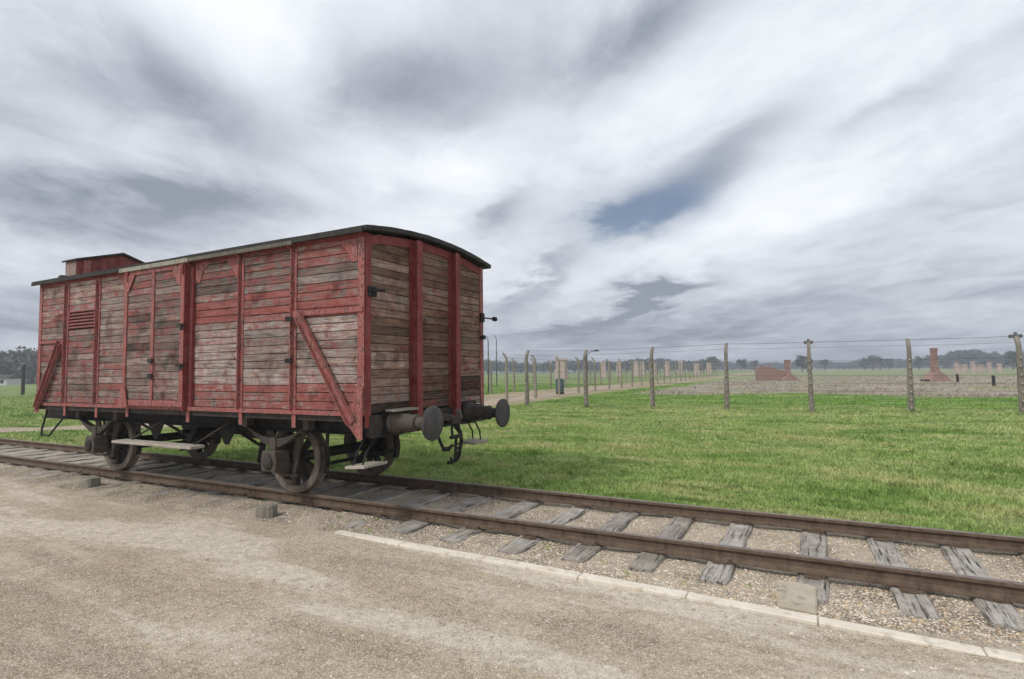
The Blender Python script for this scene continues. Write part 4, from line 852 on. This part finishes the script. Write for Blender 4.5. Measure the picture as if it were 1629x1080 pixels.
# ------------------------------------------------------------------ trees on the horizon
def crown_pts(rr, p, h, w, n, leaf):
    lobes = [(rr.uniform(-.5,.5)*w, rr.uniform(-.5,.5)*w, h*rr.uniform(.35, .88), w*rr.uniform(.25,.5)) for _ in range(9)]
    k = rr.integers(0, 9, n); L = np.array(lobes)[k]; d = rr.normal(size=(n, 3)); d /= np.linalg.norm(d, axis=1)[:, None]; rad = L[:,3:4]*rr.random((n, 1))**.4
    c = L[:,:3]+d*rad*np.array([1,1,.9]); c[:,2] = np.clip(c[:,2], h*.12, h); c += np.array(p)
    a = rr.normal(size=(n, 3)); a /= np.linalg.norm(a, axis=1)[:,None]; b2 = np.cross(a, rr.normal(size=(n, 3))); b2 /= np.linalg.norm(b2, axis=1)[:,None]
    s = leaf*rr.uniform(.6, 1.3, (n, 1)); return np.stack([c-a*s, c+b2*s*.8, c+a*s*.9-b2*s*.5], 1)
def forest(name, label, u0, u1, d0, d1, h0, h1, n, per, mat, leaf):
    rr = np.random.default_rng(int(u0+500)); Vs = []; tr = MB()
    for k in range(n):
        u = u0+(u1-u0)*(k+rr.random())/n; p = ground_at(u, rr.uniform(d0, d1), -.2); h = rr.uniform(h0, h1)*(1+.12*math.sin(u*.05)); Vs.append(crown_pts(rr, p, h, h*.55, per, leaf)); tr.tube([p, p+Vector((0,0,h*.5))], [.22, .12], 5, False)
    V = np.concatenate(Vs).reshape(-1, 3); o = tag(link(npmesh(name, V, np.arange(len(V)).reshape(-1,3), mat)), label, 'forest', kind='stuff'); tr.build('trunk', 'bark', o); return o
forest('forest', 'dense green wood on the horizon left of the wagon', -160, 110, 190, 250, 7.2, 9.2, 120, 520, 'leaf_forest', .6)
forest('forest', 'low hazy tree line behind the double fence', 640, 1140, 330, 420, 7, 8.6, 200, 230, 'leaf_far', .8)
forest('forest', 'hazy wood on the horizon beyond the tall lone chimney', 1480, 1760, 420, 520, 8.5, 10.5, 150, 220, 'leaf_far', 1.0)
forest('forest', 'thin low row of far trees between the ruins and the sky', 1130, 1490, 520, 700, 5.5, 8.0, 230, 170, 'leaf_far', 1.1)
TR = [(1102, 300, 7, 'small round tree at the end of the low hazy tree line'), (1179, 300, 8.5, 'dark upright tree behind the field just before the broken brick wall'), (1201, 330, 7.5, 'small tree rising straight behind the free end of the broken brick wall'),
      (1276, 240, 8.5, 'taller dark tree beside the short brick chimney'), (1284, 250, 8, 'slightly lower tree overlapping the taller dark tree by the short chimney'), (1312, 330, 7.5, 'lone small tree past the lamp-topped fence post near the brick wall'),
      (1375, 330, 8.5, 'tree in the tight three-tree clump in the middle of the far row'), (1388, 330, 9.5, 'tree in the tight three-tree clump in the middle of the far row'), (1400, 335, 9, 'tree in the tight three-tree clump in the middle of the far row'), (1415, 350, 7.5, 'low tree at the edge of the three-tree clump on the horizon'), (1462, 310, 8, 'round tree just before the tall lone brick chimney'), (1612, 260, 8.5, 'dark tree past the distant row of pale ruins')]
for i, (u, d, h, lab) in enumerate(TR):
    h *= .86; p = ground_at(u, d*1.12, -.2); e = tag(empty('tree', p), lab, 'tree', 'single trees along the horizon'); rr = np.random.default_rng(40+i)
    m = MB(); m.tube([p-Vector((0,0,.3)), p+Vector((.05,0,h*.3)), p+Vector((0,.1,h*.7))], [.28, .2, .08], 7)
    for k in range(4): a = k*1.6+i; m.tube([p+Vector((.03,0,h*(.28+.07*k))), p+Vector((math.cos(a)*h*.16, math.sin(a)*h*.16, h*(.5+.07*k)))], [.1, .03], 5)
    m.build('trunk', 'bark', e); V = crown_pts(rr, p, h, h*.5, 900, .38).reshape(-1, 3)
    c = npmesh('crown', V, np.arange(len(V)).reshape(-1,3), 'leaf_far'); link(c, e)
# a low white-walled house at the edge of the wood
p = ground_at(6, 170, -.2); e = tag(empty('house', p), 'small white house at the edge of the wood left of the wagon', 'house'); rv = Vector((_rt.x,_rt.y,0)).normalized(); fv = Vector((-rv.y, rv.x, 0)); M = Matrix((rv, fv, Vector((0,0,1)))).transposed()
MB().box(p+Vector((0,0,.8)), (5, 4, 1.6), M).build('wall', 'white_render', e)
m = MB(); m.add([p+rv*a*2.8+fv*c*2.3+Vector((0,0,1.59)) for a, c in ((-1,-1),(1,-1),(1,1),(-1,1))]+[p+rv*a*2.8+Vector((0,0,2.5)) for a in (-1,1)], [(0,1,5,4),(2,3,4,5),(1,2,5),(3,0,4),(3,2,1,0)]); m.build('roof', 'grimy_steel', e)
for a in (-1.5, 0, 1.5): MB().box(p+rv*a-fv*2.02+Vector((0,0,.9)), (.7, .06, .7), M).build('window', 'black_steel', e)

# ------------------------------------------------------------------ thin haze over the fields
HZ = True
if HZ:
    hm = bpy.data.materials.new('haze_air'); hm.use_nodes = True; N = NT(hm.node_tree); o = N.n('ShaderNodeOutputMaterial'); v = N.n('ShaderNodeVolumePrincipled')
    v.inputs['Color'].default_value = (.86, .91, 1, 1); v.inputs['Density'].default_value = .0012; v.inputs['Anisotropy'].default_value = .2; N.t.links.new(v.outputs[0], o.inputs['Volume']); MATS['haze_air'] = hm
    tag(MB().span((-4100, -4100, -2), (4100, 4100, 17)).build('haze', 'haze_air'), 'thin pale haze hanging over the fields and far trees', 'haze', kind='stuff')
